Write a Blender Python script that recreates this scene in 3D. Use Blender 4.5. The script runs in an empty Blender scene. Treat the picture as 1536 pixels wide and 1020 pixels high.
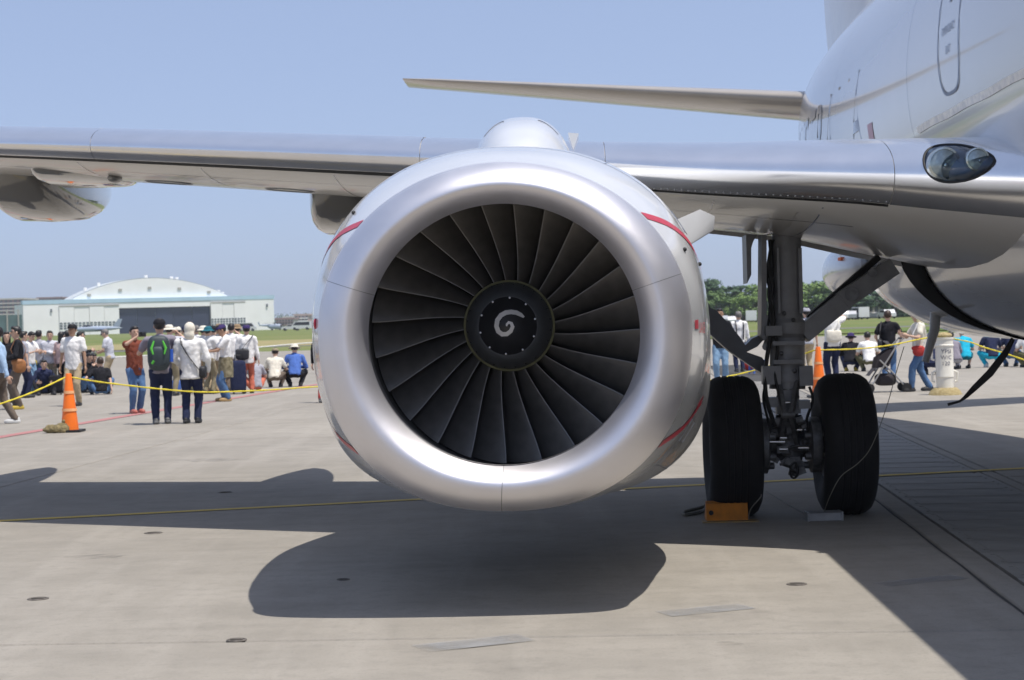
import bpy, bmesh, math, random
import numpy as np
from mathutils import Vector, Matrix

# ------------------------------------------------------------------ camera, sky, sun, exposure
scene = bpy.context.scene
R = math.radians
FPX, PX, PY, ROLL, CAMZ = 2830.0, 768.0, 481.0, R(1.5), 1.55
SUN = Vector((0.27, -0.20, 1.0)).normalized()

cam_data = bpy.data.cameras.new('camera')
cam = bpy.data.objects.new('camera', cam_data)
scene.collection.objects.link(cam)
scene.camera = cam
cam.location = (0, 0, CAMZ)
cam.rotation_euler = (math.pi / 2, ROLL, 0)
cam_data.sensor_width = 36.0
cam_data.lens = 36.0 * FPX / 1536.0
cam_data.shift_y = -(510.0 - PY) / 1536.0
cam_data.clip_start = 0.1
cam_data.clip_end = 12000
cam_data.dof.use_dof = True
cam_data.dof.focus_distance = 10.4
cam_data.dof.aperture_fstop = 8.0

world = bpy.data.worlds.new('World')
scene.world = world
world.use_nodes = True
wn = world.node_tree.nodes
sky_tex = wn.new('ShaderNodeTexSky')
sky_tex.sky_type = 'NISHITA'
sky_tex.sun_disc = False
sky_tex.sun_elevation = math.asin(SUN.z)
sky_tex.sun_rotation = math.atan2(SUN.x, SUN.y)
sky_tex.air_density = 0.6
sky_tex.dust_density = 1.4
sky_tex.ozone_density = 2.5
tint = wn.new('ShaderNodeMix'); tint.data_type = 'RGBA'; tint.blend_type = 'MULTIPLY'
tint.inputs['Factor'].default_value = 1.0
tint.inputs['B'].default_value = (1.04, 0.96, 0.97, 1)
world.node_tree.links.new(sky_tex.outputs[0], tint.inputs['A'])
hazy = wn.new('ShaderNodeMix'); hazy.data_type = 'RGBA'       # even summer haze over the whole sky
hazy.inputs['Factor'].default_value = 0.6
hazy.inputs['B'].default_value = (2.27, 2.82, 4.05, 1)
world.node_tree.links.new(tint.outputs['Result'], hazy.inputs['A'])
world.node_tree.links.new(hazy.outputs['Result'], wn['Background'].inputs[0])
wn['Background'].inputs[1].default_value = 0.14

sun_data = bpy.data.lights.new('sun', 'SUN')
sun_data.energy = 3.75
sun_data.angle = R(0.5)
sun_data.color = (1.0, 0.95, 0.88)
sun = bpy.data.objects.new('sun', sun_data)
scene.collection.objects.link(sun)
sun.rotation_euler = SUN.to_track_quat('Z', 'Y').to_euler()

vs = scene.view_settings
vs.view_transform = 'Standard'
vs.look = 'None'
vs.gamma = 1.0
vs.exposure = 0.38
vs.use_curve_mapping = False
scene.render.engine = 'CYCLES'
scene.cycles.use_denoising = True
scene.cycles.max_bounces = 6
scene.cycles.diffuse_bounces = 3
scene.cycles.transparent_max_bounces = 6
scene.cycles.volume_bounces = 0
scene.cycles.use_adaptive_sampling = True
scene.cycles.adaptive_threshold = 0.015
scene.cycles.glossy_bounces = 3
scene.cycles.sample_clamp_indirect = 8.0

# ------------------------------------------------------------------ helpers
COL = scene.collection
rnd = random.Random(7)


def at(x, y, d):
    """photo coordinates at a chosen distance -> point of the place"""
    dx, dy = x - PX, y - PY
    u = dx * math.cos(ROLL) - dy * math.sin(ROLL)
    v = -dx * math.sin(ROLL) - dy * math.cos(ROLL)
    return Vector((u * d / FPX, d, CAMZ + v * d / FPX))


def ground_at(x, y):
    dx, dy = x - PX, y - PY
    v = -dx * math.sin(ROLL) - dy * math.cos(ROLL)
    return at(x, y, -CAMZ * FPX / v)


def tag(o, label=None, cat=None, group=None, kind=None):
    if label: o['label'] = label
    if cat: o['category'] = cat
    if group: o['group'] = group
    if kind: o['kind'] = kind
    return o


def empty(name, loc=(0, 0, 0), rz=0.0, parent=None):
    o = bpy.data.objects.new(name, None)
    o.empty_display_size = 0.1
    COL.objects.link(o)
    o.location = loc
    o.rotation_euler = (0, 0, rz)
    if parent: o.parent = parent
    return o


def cr(ts, vals, t):
    """smooth interpolation of a table"""
    ts = list(ts)
    if t <= ts[0]: return vals[0]
    if t >= ts[-1]: return vals[-1]
    i = max(j for j in range(len(ts)) if ts[j] <= t)
    i = min(i, len(ts) - 2)
    h = ts[i + 1] - ts[i]
    f = (t - ts[i]) / h
    def slope(k):
        if k == 0: return (vals[1] - vals[0]) / (ts[1] - ts[0])
        if k == len(ts) - 1: return (vals[-1] - vals[-2]) / (ts[-1] - ts[-2])
        return (vals[k + 1] - vals[k - 1]) / (ts[k + 1] - ts[k - 1])
    m0, m1 = slope(i) * h, slope(i + 1) * h
    return ((2*f**3 - 3*f**2 + 1) * vals[i] + (f**3 - 2*f**2 + f) * m0
            + (-2*f**3 + 3*f**2) * vals[i + 1] + (f**3 - f**2) * m1)


class MB:
    def __init__(s):
        s.v, s.f, s.m = [], [], []

    def add(s, verts, faces, mi=0):
        o = len(s.v)
        s.v += [tuple(p) for p in verts]
        s.f += [tuple(i + o for i in q) for q in faces]
        s.m += [mi] * len(faces)
        return s

    def grid(s, rows, cu=False, cv=False, mi=0, capa=False, capb=False):
        """rows: list of equally long lists of points; cv closes along a row"""
        n, k = len(rows), len(rows[0])
        faces = []
        for i in range(n if cu else n - 1):
            for j in range(k if cv else k - 1):
                a, b = i, (i + 1) % n
                c, d = j, (j + 1) % k
                faces.append((a * k + c, a * k + d, b * k + d, b * k + c))
        if capa: faces.append(tuple(range(k))[::-1])
        if capb: faces.append(tuple((n - 1) * k + j for j in range(k)))
        return s.add([p for r in rows for p in r], faces, mi)

    def box(s, c, size, M=None, mi=0, taper=1.0):
        x, y, z = size[0] / 2, size[1] / 2, size[2] / 2
        vs_ = [Vector((sx * x * (taper if sz > 0 else 1), sy * y * (taper if sz > 0 else 1), sz * z)) for sz in (-1, 1) for sx, sy in ((-1, -1), (1, -1), (1, 1), (-1, 1))]
        if M is not None: vs_ = [M @ p for p in vs_]
        c = Vector(c)
        return s.add([p + c for p in vs_], [(3, 2, 1, 0), (4, 5, 6, 7), (0, 1, 5, 4), (1, 2, 6, 5), (2, 3, 7, 6), (3, 0, 4, 7)], mi)

    def bar(s, a, b, w, h, mi=0, up=(0, 0, 1)):
        """rectangular beam from a to b"""
        a, b = Vector(a), Vector(b)
        d = (b - a).normalized()
        up = Vector(up)
        if abs(d.dot(up)) > 0.97: up = Vector((0, 1, 0))
        x = d.cross(up).normalized() * w / 2
        z = x.cross(d).normalized() * h / 2
        vs_ = [p + sx * x + sz * z for p in (a, b) for sx, sz in ((-1, -1), (1, -1), (1, 1), (-1, 1))]
        return s.add(vs_, [(0, 1, 2, 3), (7, 6, 5, 4), (0, 4, 5, 1), (1, 5, 6, 2), (2, 6, 7, 3), (3, 7, 4, 0)], mi)

    def tube(s, path, rad, n=10, mi=0, caps=True):
        path = [Vector(p) for p in path]
        if not hasattr(rad, '__len__'): rad = [rad] * len(path)
        rows, prev = [], None
        for i, p in enumerate(path):
            d = (path[min(i + 1, len(path) - 1)] - path[max(i - 1, 0)]).normalized()
            if prev is None:
                up = Vector((0, 0, 1)) if abs(d.z) < 0.9 else Vector((1, 0, 0))
                x = d.cross(up).normalized()
            else:
                x = (prev - d * prev.dot(d)).normalized()
            prev = x
            y = d.cross(x)
            rows.append([p + rad[i] * (math.cos(t) * x + math.sin(t) * y) for t in (2 * math.pi * j / n for j in range(n))])
        return s.grid(rows, cv=True, mi=mi, capa=caps, capb=caps)

    def lathe(s, prof, c=(0, 0, 0), axis='Z', n=24, mi=0, caps=True):
        """prof: list of (radius, height)"""
        c = Vector(c)
        rows = []
        for r, h in prof:
            row = []
            for j in range(n):
                t = 2 * math.pi * j / n
                a, b = r * math.cos(t), r * math.sin(t)
                row.append(c + (Vector((a, b, h)) if axis == 'Z' else Vector((h, a, b)) if axis == 'X' else Vector((b, h, a))))
            rows.append(row)
        return s.grid(rows, cv=True, mi=mi, capa=caps, capb=caps)

    def ell(s, c, r, M=None, n=12, k=8, mi=0, e=1.0, zmin=None):
        """ellipsoid; e < 1 makes it boxy"""
        c = Vector(c)
        def pw(a): return math.copysign(abs(a) ** e, a)
        rows = []
        for i in range(1, k):
            ph = -math.pi / 2 + math.pi * i / k
            row = []
            for j in range(n):
                t = 2 * math.pi * j / n
                p = Vector((r[0] * pw(math.cos(ph)) * pw(math.cos(t)), r[1] * pw(math.cos(ph)) * pw(math.sin(t)), r[2] * pw(math.sin(ph))))
                row.append(p)
            rows.append(row)
        bot, top = Vector((0, 0, -r[2])), Vector((0, 0, r[2]))
        vs_ = [p for row in rows for p in row] + [bot, top]
        if zmin is not None:
            for p in vs_: p.z = max(p.z, zmin)
        if M is not None: vs_ = [M @ p for p in vs_]
        faces = []
        for i in range(k - 2):
            for j in range(n):
                faces.append((i * n + j, i * n + (j + 1) % n, (i + 1) * n + (j + 1) % n, (i + 1) * n + j))
        B, T = (k - 1) * n, (k - 1) * n + 1
        for j in range(n):
            faces.append((B, (j + 1) % n, j))
            faces.append((T, (k - 2) * n + j, (k - 2) * n + (j + 1) % n))
        return s.add([p + c for p in vs_], faces, mi)

    def mesh(s, name, mats, angle=38):
        me = bpy.data.meshes.new(name)
        me.from_pydata(s.v, [], s.f)
        for m in (mats if isinstance(mats, (list, tuple)) else [mats]): me.materials.append(m)
        me.polygons.foreach_set('material_index', s.m)
        me.polygons.foreach_set('use_smooth', [True] * len(s.f))
        bm = bmesh.new(); bm.from_mesh(me)
        bmesh.ops.recalc_face_normals(bm, faces=bm.faces)
        bm.to_mesh(me); bm.free()
        if angle: me.set_sharp_from_angle(angle=R(angle))
        return me

    def build(s, name, mats, parent=None, angle=38):
        o = bpy.data.objects.new(name, s.mesh(name, mats, angle))
        COL.objects.link(o)
        if parent: o.parent = parent
        return o


WORK = bpy.data.scenes.new('workshop')     # scratch scene for evaluating modifiers, removed at the end


def work_dg():
    vl = WORK.view_layers[0]
    vl.update()
    return vl.depsgraph


def text_mesh(txt, size=1.0, spacing=1.0):
    cu = bpy.data.curves.new('lettering', 'FONT')
    cu.body = txt
    cu.size = size
    cu.space_character = spacing
    cu.resolution_u = 3
    o = bpy.data.objects.new('lettering', cu)
    WORK.collection.objects.link(o)
    dg = work_dg()
    me = bpy.data.meshes.new_from_object(o.evaluated_get(dg))
    bm = bmesh.new(); bm.from_mesh(me)
    bmesh.ops.triangulate(bm, faces=bm.faces)
    vs_ = [tuple(v.co) for v in bm.verts]
    bm.verts.index_update()
    fs = [tuple(v.index for v in f.verts) for f in bm.faces]
    bm.free()
    bpy.data.objects.remove(o); bpy.data.curves.remove(cu); bpy.data.meshes.remove(me)
    return vs_, fs


# ------------------------------------------------------------------ materials
MATS = {}


def mat(name, col, rough=0.6, metal=0.0, var=0.12, scale=6.0, bump=0.0, bscale=40.0, coat=0.0, rvar=0.0, spec=0.5, col2=None, stretch=None):
    if name in MATS: return MATS[name]
    m = bpy.data.materials.new(name)
    m.use_nodes = True
    nt = m.node_tree
    b = nt.nodes['Principled BSDF']
    b.inputs['Roughness'].default_value = rough
    b.inputs['Metallic'].default_value = metal
    b.inputs['Coat Weight'].default_value = coat
    b.inputs['Coat Roughness'].default_value = 0.06
    b.inputs['Specular IOR Level'].default_value = spec
    tc = nt.nodes.new('ShaderNodeTexCoord')
    src = tc.outputs['Object']
    if stretch:
        mp = nt.nodes.new('ShaderNodeMapping')
        mp.inputs['Scale'].default_value = stretch
        nt.links.new(src, mp.inputs['Vector'])
        src = mp.outputs['Vector']
    no = nt.nodes.new('ShaderNodeTexNoise')
    no.inputs['Scale'].default_value = scale
    no.inputs['Detail'].default_value = 5.0
    nt.links.new(src, no.inputs['Vector'])
    ramp = nt.nodes.new('ShaderNodeValToRGB')
    c2 = col2 or [min(1, c * (1 + var)) for c in col]
    c1 = [c * (1 - var) for c in col] if col2 is None else col
    ramp.color_ramp.elements[0].position = 0.3
    ramp.color_ramp.elements[1].position = 0.7
    ramp.color_ramp.elements[0].color = (*c1, 1)
    ramp.color_ramp.elements[1].color = (*c2, 1)
    nt.links.new(no.outputs['Fac'], ramp.inputs['Fac'])
    nt.links.new(ramp.outputs['Color'], b.inputs['Base Color'])
    if rvar:
        mr = nt.nodes.new('ShaderNodeMapRange')
        mr.inputs['To Min'].default_value = max(0.02, rough - rvar)
        mr.inputs['To Max'].default_value = rough + rvar
        nt.links.new(no.outputs['Fac'], mr.inputs['Value'])
        nt.links.new(mr.outputs['Result'], b.inputs['Roughness'])
    if bump:
        n2 = nt.nodes.new('ShaderNodeTexNoise')
        n2.inputs['Scale'].default_value = bscale
        n2.inputs['Detail'].default_value = 4.0
        nt.links.new(src, n2.inputs['Vector'])
        bp = nt.nodes.new('ShaderNodeBump')
        bp.inputs['Strength'].default_value = bump
        bp.inputs['Distance'].default_value = 0.02
        nt.links.new(n2.outputs['Fac'], bp.inputs['Height'])
        nt.links.new(bp.outputs['Normal'], b.inputs['Normal'])
    MATS[name] = m
    return m


def cloth(name, col, var=0.1):
    return mat('cloth_' + name, col, rough=0.9, var=var, scale=9, bump=0.5, bscale=16, spec=0.2)


def glass_mat():
    if 'clear_glass' in MATS: return MATS['clear_glass']
    m = bpy.data.materials.new('clear_glass'); m.use_nodes = True
    nt = m.node_tree
    for n in list(nt.nodes):
        if n.type != 'OUTPUT_MATERIAL': nt.nodes.remove(n)
    out = [n for n in nt.nodes if n.type == 'OUTPUT_MATERIAL'][0]
    tr = nt.nodes.new('ShaderNodeBsdfTransparent')
    tr.inputs[0].default_value = (0.78, 0.86, 0.88, 1)
    gl = nt.nodes.new('ShaderNodeBsdfGlossy'); gl.inputs['Roughness'].default_value = 0.03
    fr = nt.nodes.new('ShaderNodeFresnel'); fr.inputs[0].default_value = 1.5
    mx = nt.nodes.new('ShaderNodeMixShader')
    nt.links.new(fr.outputs[0], mx.inputs[0]); nt.links.new(tr.outputs[0], mx.inputs[1]); nt.links.new(gl.outputs[0], mx.inputs[2])
    nt.links.new(mx.outputs[0], out.inputs[0])
    MATS['clear_glass'] = m
    return m


M_paint = mat('grey_aircraft_paint', (0.62, 0.60, 0.565), rough=0.24, var=0.04, scale=1.5, coat=0.3, rvar=0.05)
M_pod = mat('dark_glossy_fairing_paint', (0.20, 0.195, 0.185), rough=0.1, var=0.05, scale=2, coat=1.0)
M_stab = mat('brown_grey_tail_paint', (0.36, 0.33, 0.295), rough=0.22, var=0.06, scale=1.5, coat=0.4, stretch=(0.4, 3, 1))
M_belly = mat('dark_grey_belly_paint', (0.34, 0.335, 0.33), rough=0.2, var=0.06, scale=1.2, coat=0.5)
M_fus = mat('pale_fuselage_paint', (0.50, 0.50, 0.50), rough=0.24, var=0.02, scale=1.2, coat=0.75, rvar=0.04)
M_white = mat('white_nacelle_paint', (0.69, 0.70, 0.71), rough=0.22, var=0.03, scale=3, coat=0.7, rvar=0.05)
M_lip = mat('satin_aluminium', (0.77, 0.755, 0.78), rough=0.47, metal=1.0, var=0.03, scale=5, rvar=0.04)
M_polish = mat('polished_aluminium', (0.84, 0.85, 0.88), rough=0.2, metal=0.9, var=0.03, scale=4, rvar=0.04)
M_dark = mat('dark_seal_rubber', (0.012, 0.012, 0.013), rough=0.6, var=0.2)
M_red = mat('red_marking_paint', (0.5, 0.03, 0.06), rough=0.35, var=0.08)
M_blade = mat('titanium_fan_blade', (0.175, 0.163, 0.148), rough=0.45, metal=0.55, var=0.15, scale=12, rvar=0.06)
M_blade_le = mat('worn_blade_edge', (0.22, 0.21, 0.20), rough=0.5, metal=0.6, var=0.15, scale=14)
M_hub = mat('olive_blade_platform', (0.14, 0.13, 0.05), rough=0.6, var=0.3, scale=14)
M_spin_g = mat('grey_spinner_paint', (0.10, 0.105, 0.11), rough=0.45, var=0.12, scale=10)
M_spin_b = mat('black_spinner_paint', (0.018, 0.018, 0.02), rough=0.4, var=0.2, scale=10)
M_spiral = mat('white_spiral_paint', (0.6, 0.58, 0.55), rough=0.5, var=0.1, scale=20)
M_bolt = mat('steel_bolt', (0.4, 0.4, 0.4), rough=0.4, metal=0.9)
M_gear = mat('grey_gear_paint', (0.25, 0.25, 0.255), rough=0.42, var=0.15, scale=9, rvar=0.08)
M_gear_d = mat('grimy_gear_metal', (0.14, 0.14, 0.142), rough=0.5, metal=0.4, var=0.4, scale=18)
M_chrome = mat('chrome_piston', (0.7, 0.7, 0.7), rough=0.12, metal=1.0, var=0.05)
M_tyre = mat('black_tyre_rubber', (0.010, 0.010, 0.012), rough=0.85, var=0.25, scale=8, bump=0.15, bscale=60)
M_hose = mat('black_hose', (0.015, 0.015, 0.015), rough=0.5)
M_cased = mat('dark_fan_case', (0.10, 0.10, 0.10), rough=0.5, var=0.1, metal=0.3)
M_letter = mat('grey_lettering_paint', (0.20, 0.22, 0.27), rough=0.25, var=0.05, coat=0.6)
# ------------------------------------------------------------------ ground
GY = R(3.8)                                    # the slab grid is turned a little against the view
GU = Vector((math.cos(GY), -math.sin(GY), 0))
GV = Vector((math.sin(GY), math.cos(GY), 0))
GO = Vector((2.53, 9.06, 0))                   # left edge of the drain channel on the cross joint


def gp(u, v, z=0.0):
    p = GO + GU * u + GV * v
    return Vector((p.x, p.y, z))


def concrete_mat():
    m = bpy.data.materials.new('weathered_concrete'); m.use_nodes = True
    nt = m.node_tree; b = nt.nodes['Principled BSDF']
    geo = nt.nodes.new('ShaderNodeNewGeometry')
    oi = nt.nodes.new('ShaderNodeObjectInfo')
    def noise(scale, detail, stretch=None, rough=0.55):
        mp = nt.nodes.new('ShaderNodeMapping')
        mp.inputs['Rotation'].default_value = (0, 0, GY)
        mp.inputs['Scale'].default_value = stretch or (1, 1, 1)
        nt.links.new(geo.outputs['Position'], mp.inputs['Vector'])
        n = nt.nodes.new('ShaderNodeTexNoise')
        n.inputs['Scale'].default_value = scale
        n.inputs['Detail'].default_value = detail
        n.inputs['Roughness'].default_value = rough
        nt.links.new(mp.outputs['Vector'], n.inputs['Vector'])
        return n.outputs['Fac']
    def mixc(fac, a, bcol, mode='MIX', lo=0.35, hi=0.65, amt=1.0):
        mr = nt.nodes.new('ShaderNodeMapRange')
        mr.inputs['From Min'].default_value = lo; mr.inputs['From Max'].default_value = hi
        mr.inputs['To Max'].default_value = amt
        nt.links.new(fac, mr.inputs['Value'])
        x = nt.nodes.new('ShaderNodeMix'); x.data_type = 'RGBA'; x.blend_type = mode
        nt.links.new(mr.outputs['Result'], x.inputs['Factor'])
        if isinstance(a, tuple): x.inputs['A'].default_value = (*a, 1)
        else: nt.links.new(a, x.inputs['A'])
        x.inputs['B'].default_value = (*bcol, 1)
        return x.outputs['Result']
    c = mixc(noise(0.35, 6), (0.2745, 0.2520, 0.2160), (0.3195, 0.2943, 0.2547))
    c = mixc(noise(2.2, 8), c, (0.2295, 0.2124, 0.1827), lo=0.42, hi=0.72, amt=0.7)
    c = mixc(noise(1.3, 5, (0.25, 3.2, 1)), c, (0.2205, 0.2034, 0.1746), lo=0.48, hi=0.7, amt=0.35)
    c = mixc(noise(0.9, 5, (3.0, 0.22, 1)), c, (0.3600, 0.3330, 0.2925), lo=0.5, hi=0.72, amt=0.5)
    c = mixc(noise(9, 6), c, (0.2115, 0.1962, 0.1710), lo=0.5, hi=0.75, amt=0.5)
    c = mixc(noise(55, 3), c, (0.1800, 0.1674, 0.1458), lo=0.55, hi=0.8, amt=0.7)
    c = mixc(noise(140, 2), c, (0.4050, 0.3780, 0.3375), lo=0.58, hi=0.85, amt=0.6)
    c = mixc(noise(0.8, 7, (1, 1, 1), 0.7), c, (0.1260, 0.1170, 0.1035), lo=0.62, hi=0.78, amt=0.6)
    hs = nt.nodes.new('ShaderNodeHueSaturation')
    mr = nt.nodes.new('ShaderNodeMapRange')
    mr.inputs['To Min'].default_value = 0.95; mr.inputs['To Max'].default_value = 1.05
    nt.links.new(oi.outputs['Random'], mr.inputs['Value'])
    nt.links.new(mr.outputs['Result'], hs.inputs['Value'])
    nt.links.new(c, hs.inputs['Color'])
    nt.links.new(hs.outputs['Color'], b.inputs['Base Color'])
    b.inputs['Roughness'].default_value = 0.85
    b.inputs['Specular IOR Level'].default_value = 0.25
    bp = nt.nodes.new('ShaderNodeBump'); bp.inputs['Strength'].default_value = 0.35; bp.inputs['Distance'].default_value = 0.006
    nt.links.new(noise(90, 5), bp.inputs['Height'])
    nt.links.new(bp.outputs['Normal'], b.inputs['Normal'])
    MATS['weathered_concrete'] = m
    return m


M_conc = concrete_mat()
M_joint = mat('tarry_joint_filler', (0.05, 0.047, 0.042), rough=0.9, var=0.3, scale=5)
M_grass = mat('mown_airfield_grass', (0.10, 0.15, 0.035), rough=0.95, scale=0.05, col2=(0.19, 0.19, 0.075), spec=0.1, bump=0.5, bscale=2)
M_drygrass = mat('dry_straw_grass', (0.33, 0.26, 0.14), rough=0.95, scale=0.4, col2=(0.22, 0.22, 0.09), spec=0.1)
M_asph = mat('grey_taxiway_asphalt', (0.16, 0.155, 0.155), rough=0.9, var=0.1, scale=0.2, spec=0.2)
M_steel = mat('galvanised_channel_cover', (0.24, 0.228, 0.205), rough=0.75, metal=0.1, var=0.2, scale=3, rvar=0.1)
M_yellow = mat('worn_yellow_line_paint', (0.50, 0.34, 0.03), rough=0.7, scale=9, col2=(0.60, 0.43, 0.06))
M_redline = mat('faded_red_line_paint', (0.40, 0.13, 0.13), rough=0.75, scale=6, col2=(0.36, 0.20, 0.18))
M_bluegrey = mat('blue_grey_patch_paint', (0.26, 0.27, 0.28), rough=0.8, scale=12, col2=(0.31, 0.305, 0.295))
_nt = M_bluegrey.node_tree
_n = _nt.nodes.new('ShaderNodeTexNoise'); _n.inputs['Scale'].default_value = 3.5; _n.inputs['Detail'].default_value = 6.0
_r = _nt.nodes.new('ShaderNodeMapRange'); _r.inputs['From Min'].default_value = 0.25; _r.inputs['From Max'].default_value = 0.75; _r.inputs['To Max'].default_value = 0.8
_g = _nt.nodes.new('ShaderNodeNewGeometry')
_nt.links.new(_g.outputs['Position'], _n.inputs['Vector']); _nt.links.new(_n.outputs['Fac'], _r.inputs['Value'])
_nt.links.new(_r.outputs['Result'], _nt.nodes['Principled BSDF'].inputs['Alpha'])
M_iron = mat('rusty_cast_iron', (0.115, 0.102, 0.088), rough=0.8, var=0.4, scale=40)

# land to the horizon
tag(MB().grid([[(-3000, -300, -0.09), (3000, -300, -0.09)], [(-3000, 3500, -0.09), (3000, 3500, -0.09)]]).build('ground', M_grass), kind='structure')
# apron: dark bed, slabs standing on it with open joints
apron = tag(MB().grid([[(-60, -14, -0.034), (60, -14, -0.034)], [(-60, 66, -0.034), (60, 66, -0.034)]]).build('apron', M_joint), kind='structure')


def slab(u0, u1, v0, v1, name='concrete_slab', m=None, gap=0.011, ztop=0.0, bev=0.008):
    u0 += gap; u1 -= gap; v0 += gap; v1 -= gap
    lo = [gp(u0, v0, -0.033), gp(u1, v0, -0.033), gp(u1, v1, -0.033), gp(u0, v1, -0.033)]
    mi = [gp(u0, v0, ztop - bev), gp(u1, v0, ztop - bev), gp(u1, v1, ztop - bev), gp(u0, v1, ztop - bev)]
    hi = [gp(u0 + bev, v0 + bev, ztop), gp(u1 - bev, v0 + bev, ztop), gp(u1 - bev, v1 - bev, ztop), gp(u0 + bev, v1 - bev, ztop)]
    return MB().grid([lo, mi, hi], cv=True, capb=True).build(name, m or M_conc, apron, angle=20)


US = 8.4
CH0, CH1 = 0.0, 1.42          # drain channel
ucols = [(-5 * US, -4 * US), (-4 * US, -3 * US), (-3 * US, -2 * US), (-2 * US, -US), (-US, 0.0), (CH1, CH1 + US), (CH1 + US, CH1 + 2 * US), (CH1 + 2 * US, CH1 + 3 * US)]
for j in range(-2, 6):
    for (a, b) in ucols:
        slab(a, b, j * US, (j + 1) * US, ztop=rnd.uniform(-0.0015, 0.0015))
# the far apron and everything past the slabs
far_apron = tag(MB().grid([[(-300, 58.9, -0.02), (300, 58.9, -0.02)], [(-300, 96, -0.02), (300, 150, -0.02)]]).build('far_apron', M_conc), kind='structure')
tag(MB().grid([[gp(-170, -3 * US, -0.02), gp(-5 * US, -3 * US, -0.02)], [gp(-170, 6 * US + 2, -0.02), gp(-5 * US, 6 * US + 2, -0.02)]]).build('side_apron', M_conc), kind='structure')
tag(MB().grid([[gp(CH1 + 3 * US, -3 * US, -0.02), gp(170, -3 * US, -0.02)], [gp(CH1 + 3 * US, 6 * US + 2, -0.02), gp(170, 6 * US + 2, -0.02)]]).build('side_apron', M_conc), kind='structure')

tag(MB().grid([[(-400, -250, -0.02), (400, -250, -0.02)], [(-400, -13.2, -0.02), (400, -13.2, -0.02)]]).build('rear_apron', M_conc), kind='structure')
# drain channel: concrete kerb strip, then ribbed cover plates
slab(CH0, CH0 + 0.20, -2 * US, 6 * US, name='channel_edge', gap=0.010, ztop=-0.001)
slab(CH1 - 0.13, CH1, -2 * US, 6 * US, name='channel_edge', gap=0.012, ztop=-0.002)
plate = MB()
PL = 0.6
lo, hi = -0.030, -0.004
plate.box((0.53, PL / 2, (lo + hi) / 2), (1.06, PL - 0.009, hi - lo))
plate.box((0.53, PL * 0.5, hi + 0.0012), (0.90, PL - 0.14, 0.003))
for sx in (0.06, 1.0):
    for k in (0.12, 0.48):
        plate.lathe([(0.014, hi), (0.014, hi + 0.004), (0.0005, hi + 0.005)], (sx, k, 0), n=6)
plate_me = plate.mesh('channel_cover', M_steel, 30)
for k in range(-16, 58):
    o = bpy.data.objects.new('channel_cover', plate_me)
    COL.objects.link(o); o.parent = apron
    o.location = gp(CH0 + 0.215, k * PL, rnd.uniform(-0.002, 0.002))
    o.rotation_euler = (0, 0, -GY)


def strip(pts, w, z, name, m, parent=None):
    pts = [Vector((p.x, p.y, z)) for p in pts]
    rows = []
    for i, p in enumerate(pts):
        d = (pts[min(i + 1, len(pts) - 1)] - pts[max(i - 1, 0)]).normalized()
        n = Vector((-d.y, d.x, 0)) * w / 2
        rows.append([p - n, p + n])
    o = MB().grid(rows).build(name, m, parent)
    if parent is None: tag(o, kind='structure')
    return o


ya, yb = ground_at(0, 782), ground_at(1536, 703)
yd = (yb - ya)
strip([ya - yd * 1.2, ya, yb, yb + yd * 1.0], 0.13, 0.006, 'yellow_line', M_yellow)
strip([ground_at(0, 656) + (ground_at(0, 656) - ground_at(196, 623)), ground_at(0, 656), ground_at(196, 623), ground_at(455, 580), ground_at(455, 580) + (ground_at(455, 580) - ground_at(259, 610))], 0.24, 0.006, 'red_line', M_redline)
for (xa, y_a, xb, y_b, w) in ((995, 922, 1120, 910, 0.10), (1322, 878, 1440, 866, 0.09), (630, 974, 790, 957, 0.11)):
    strip([ground_at(xa, y_a), ground_at(xb, y_b)], w * 2.0, 0.005, 'paint_patch', M_bluegrey)
# tie-down points let into the concrete
for (x, y, r) in ((57, 899, 0.055), (230, 800, 0.062), (338, 739, 0.06), (1195, 877, 0.052), (515, 870, 0.035), (355, 961, 0.045)):
    p = ground_at(x, y)
    t = empty('tie_down_ring', (p.x, p.y, 0))
    lab = {57: 'oval cast iron tie-down plate in the concrete, nearest the lower left corner', 230: 'iron tie-down plate in sunlit concrete just in front of the wing shadow',
           338: 'iron tie-down plate in the concrete inside the wing shadow', 1195: 'iron tie-down plate in sunlit concrete between nacelle shadow and fuselage shadow',
           515: 'small iron tie-down plate inside the engine nacelle shadow', 355: 'iron tie-down plate lying on the crosswise slab joint'}[x]
    tag(t, lab, 'tie-down', 'tie-down plates in the apron')
    b = MB(); b.lathe([(r * 1.15, 0.002), (r * 1.1, 0.007), (r * 0.9, 0.007), (r * 0.85, 0.003), (0.001, 0.003)], n=20).build('plate', M_iron, t)
    k = MB(); k.tube([(-r * 0.7, 0, 0.006), (r * 0.7, 0, 0.006)], 0.005, 8).build('bar', M_iron, t)

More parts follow.
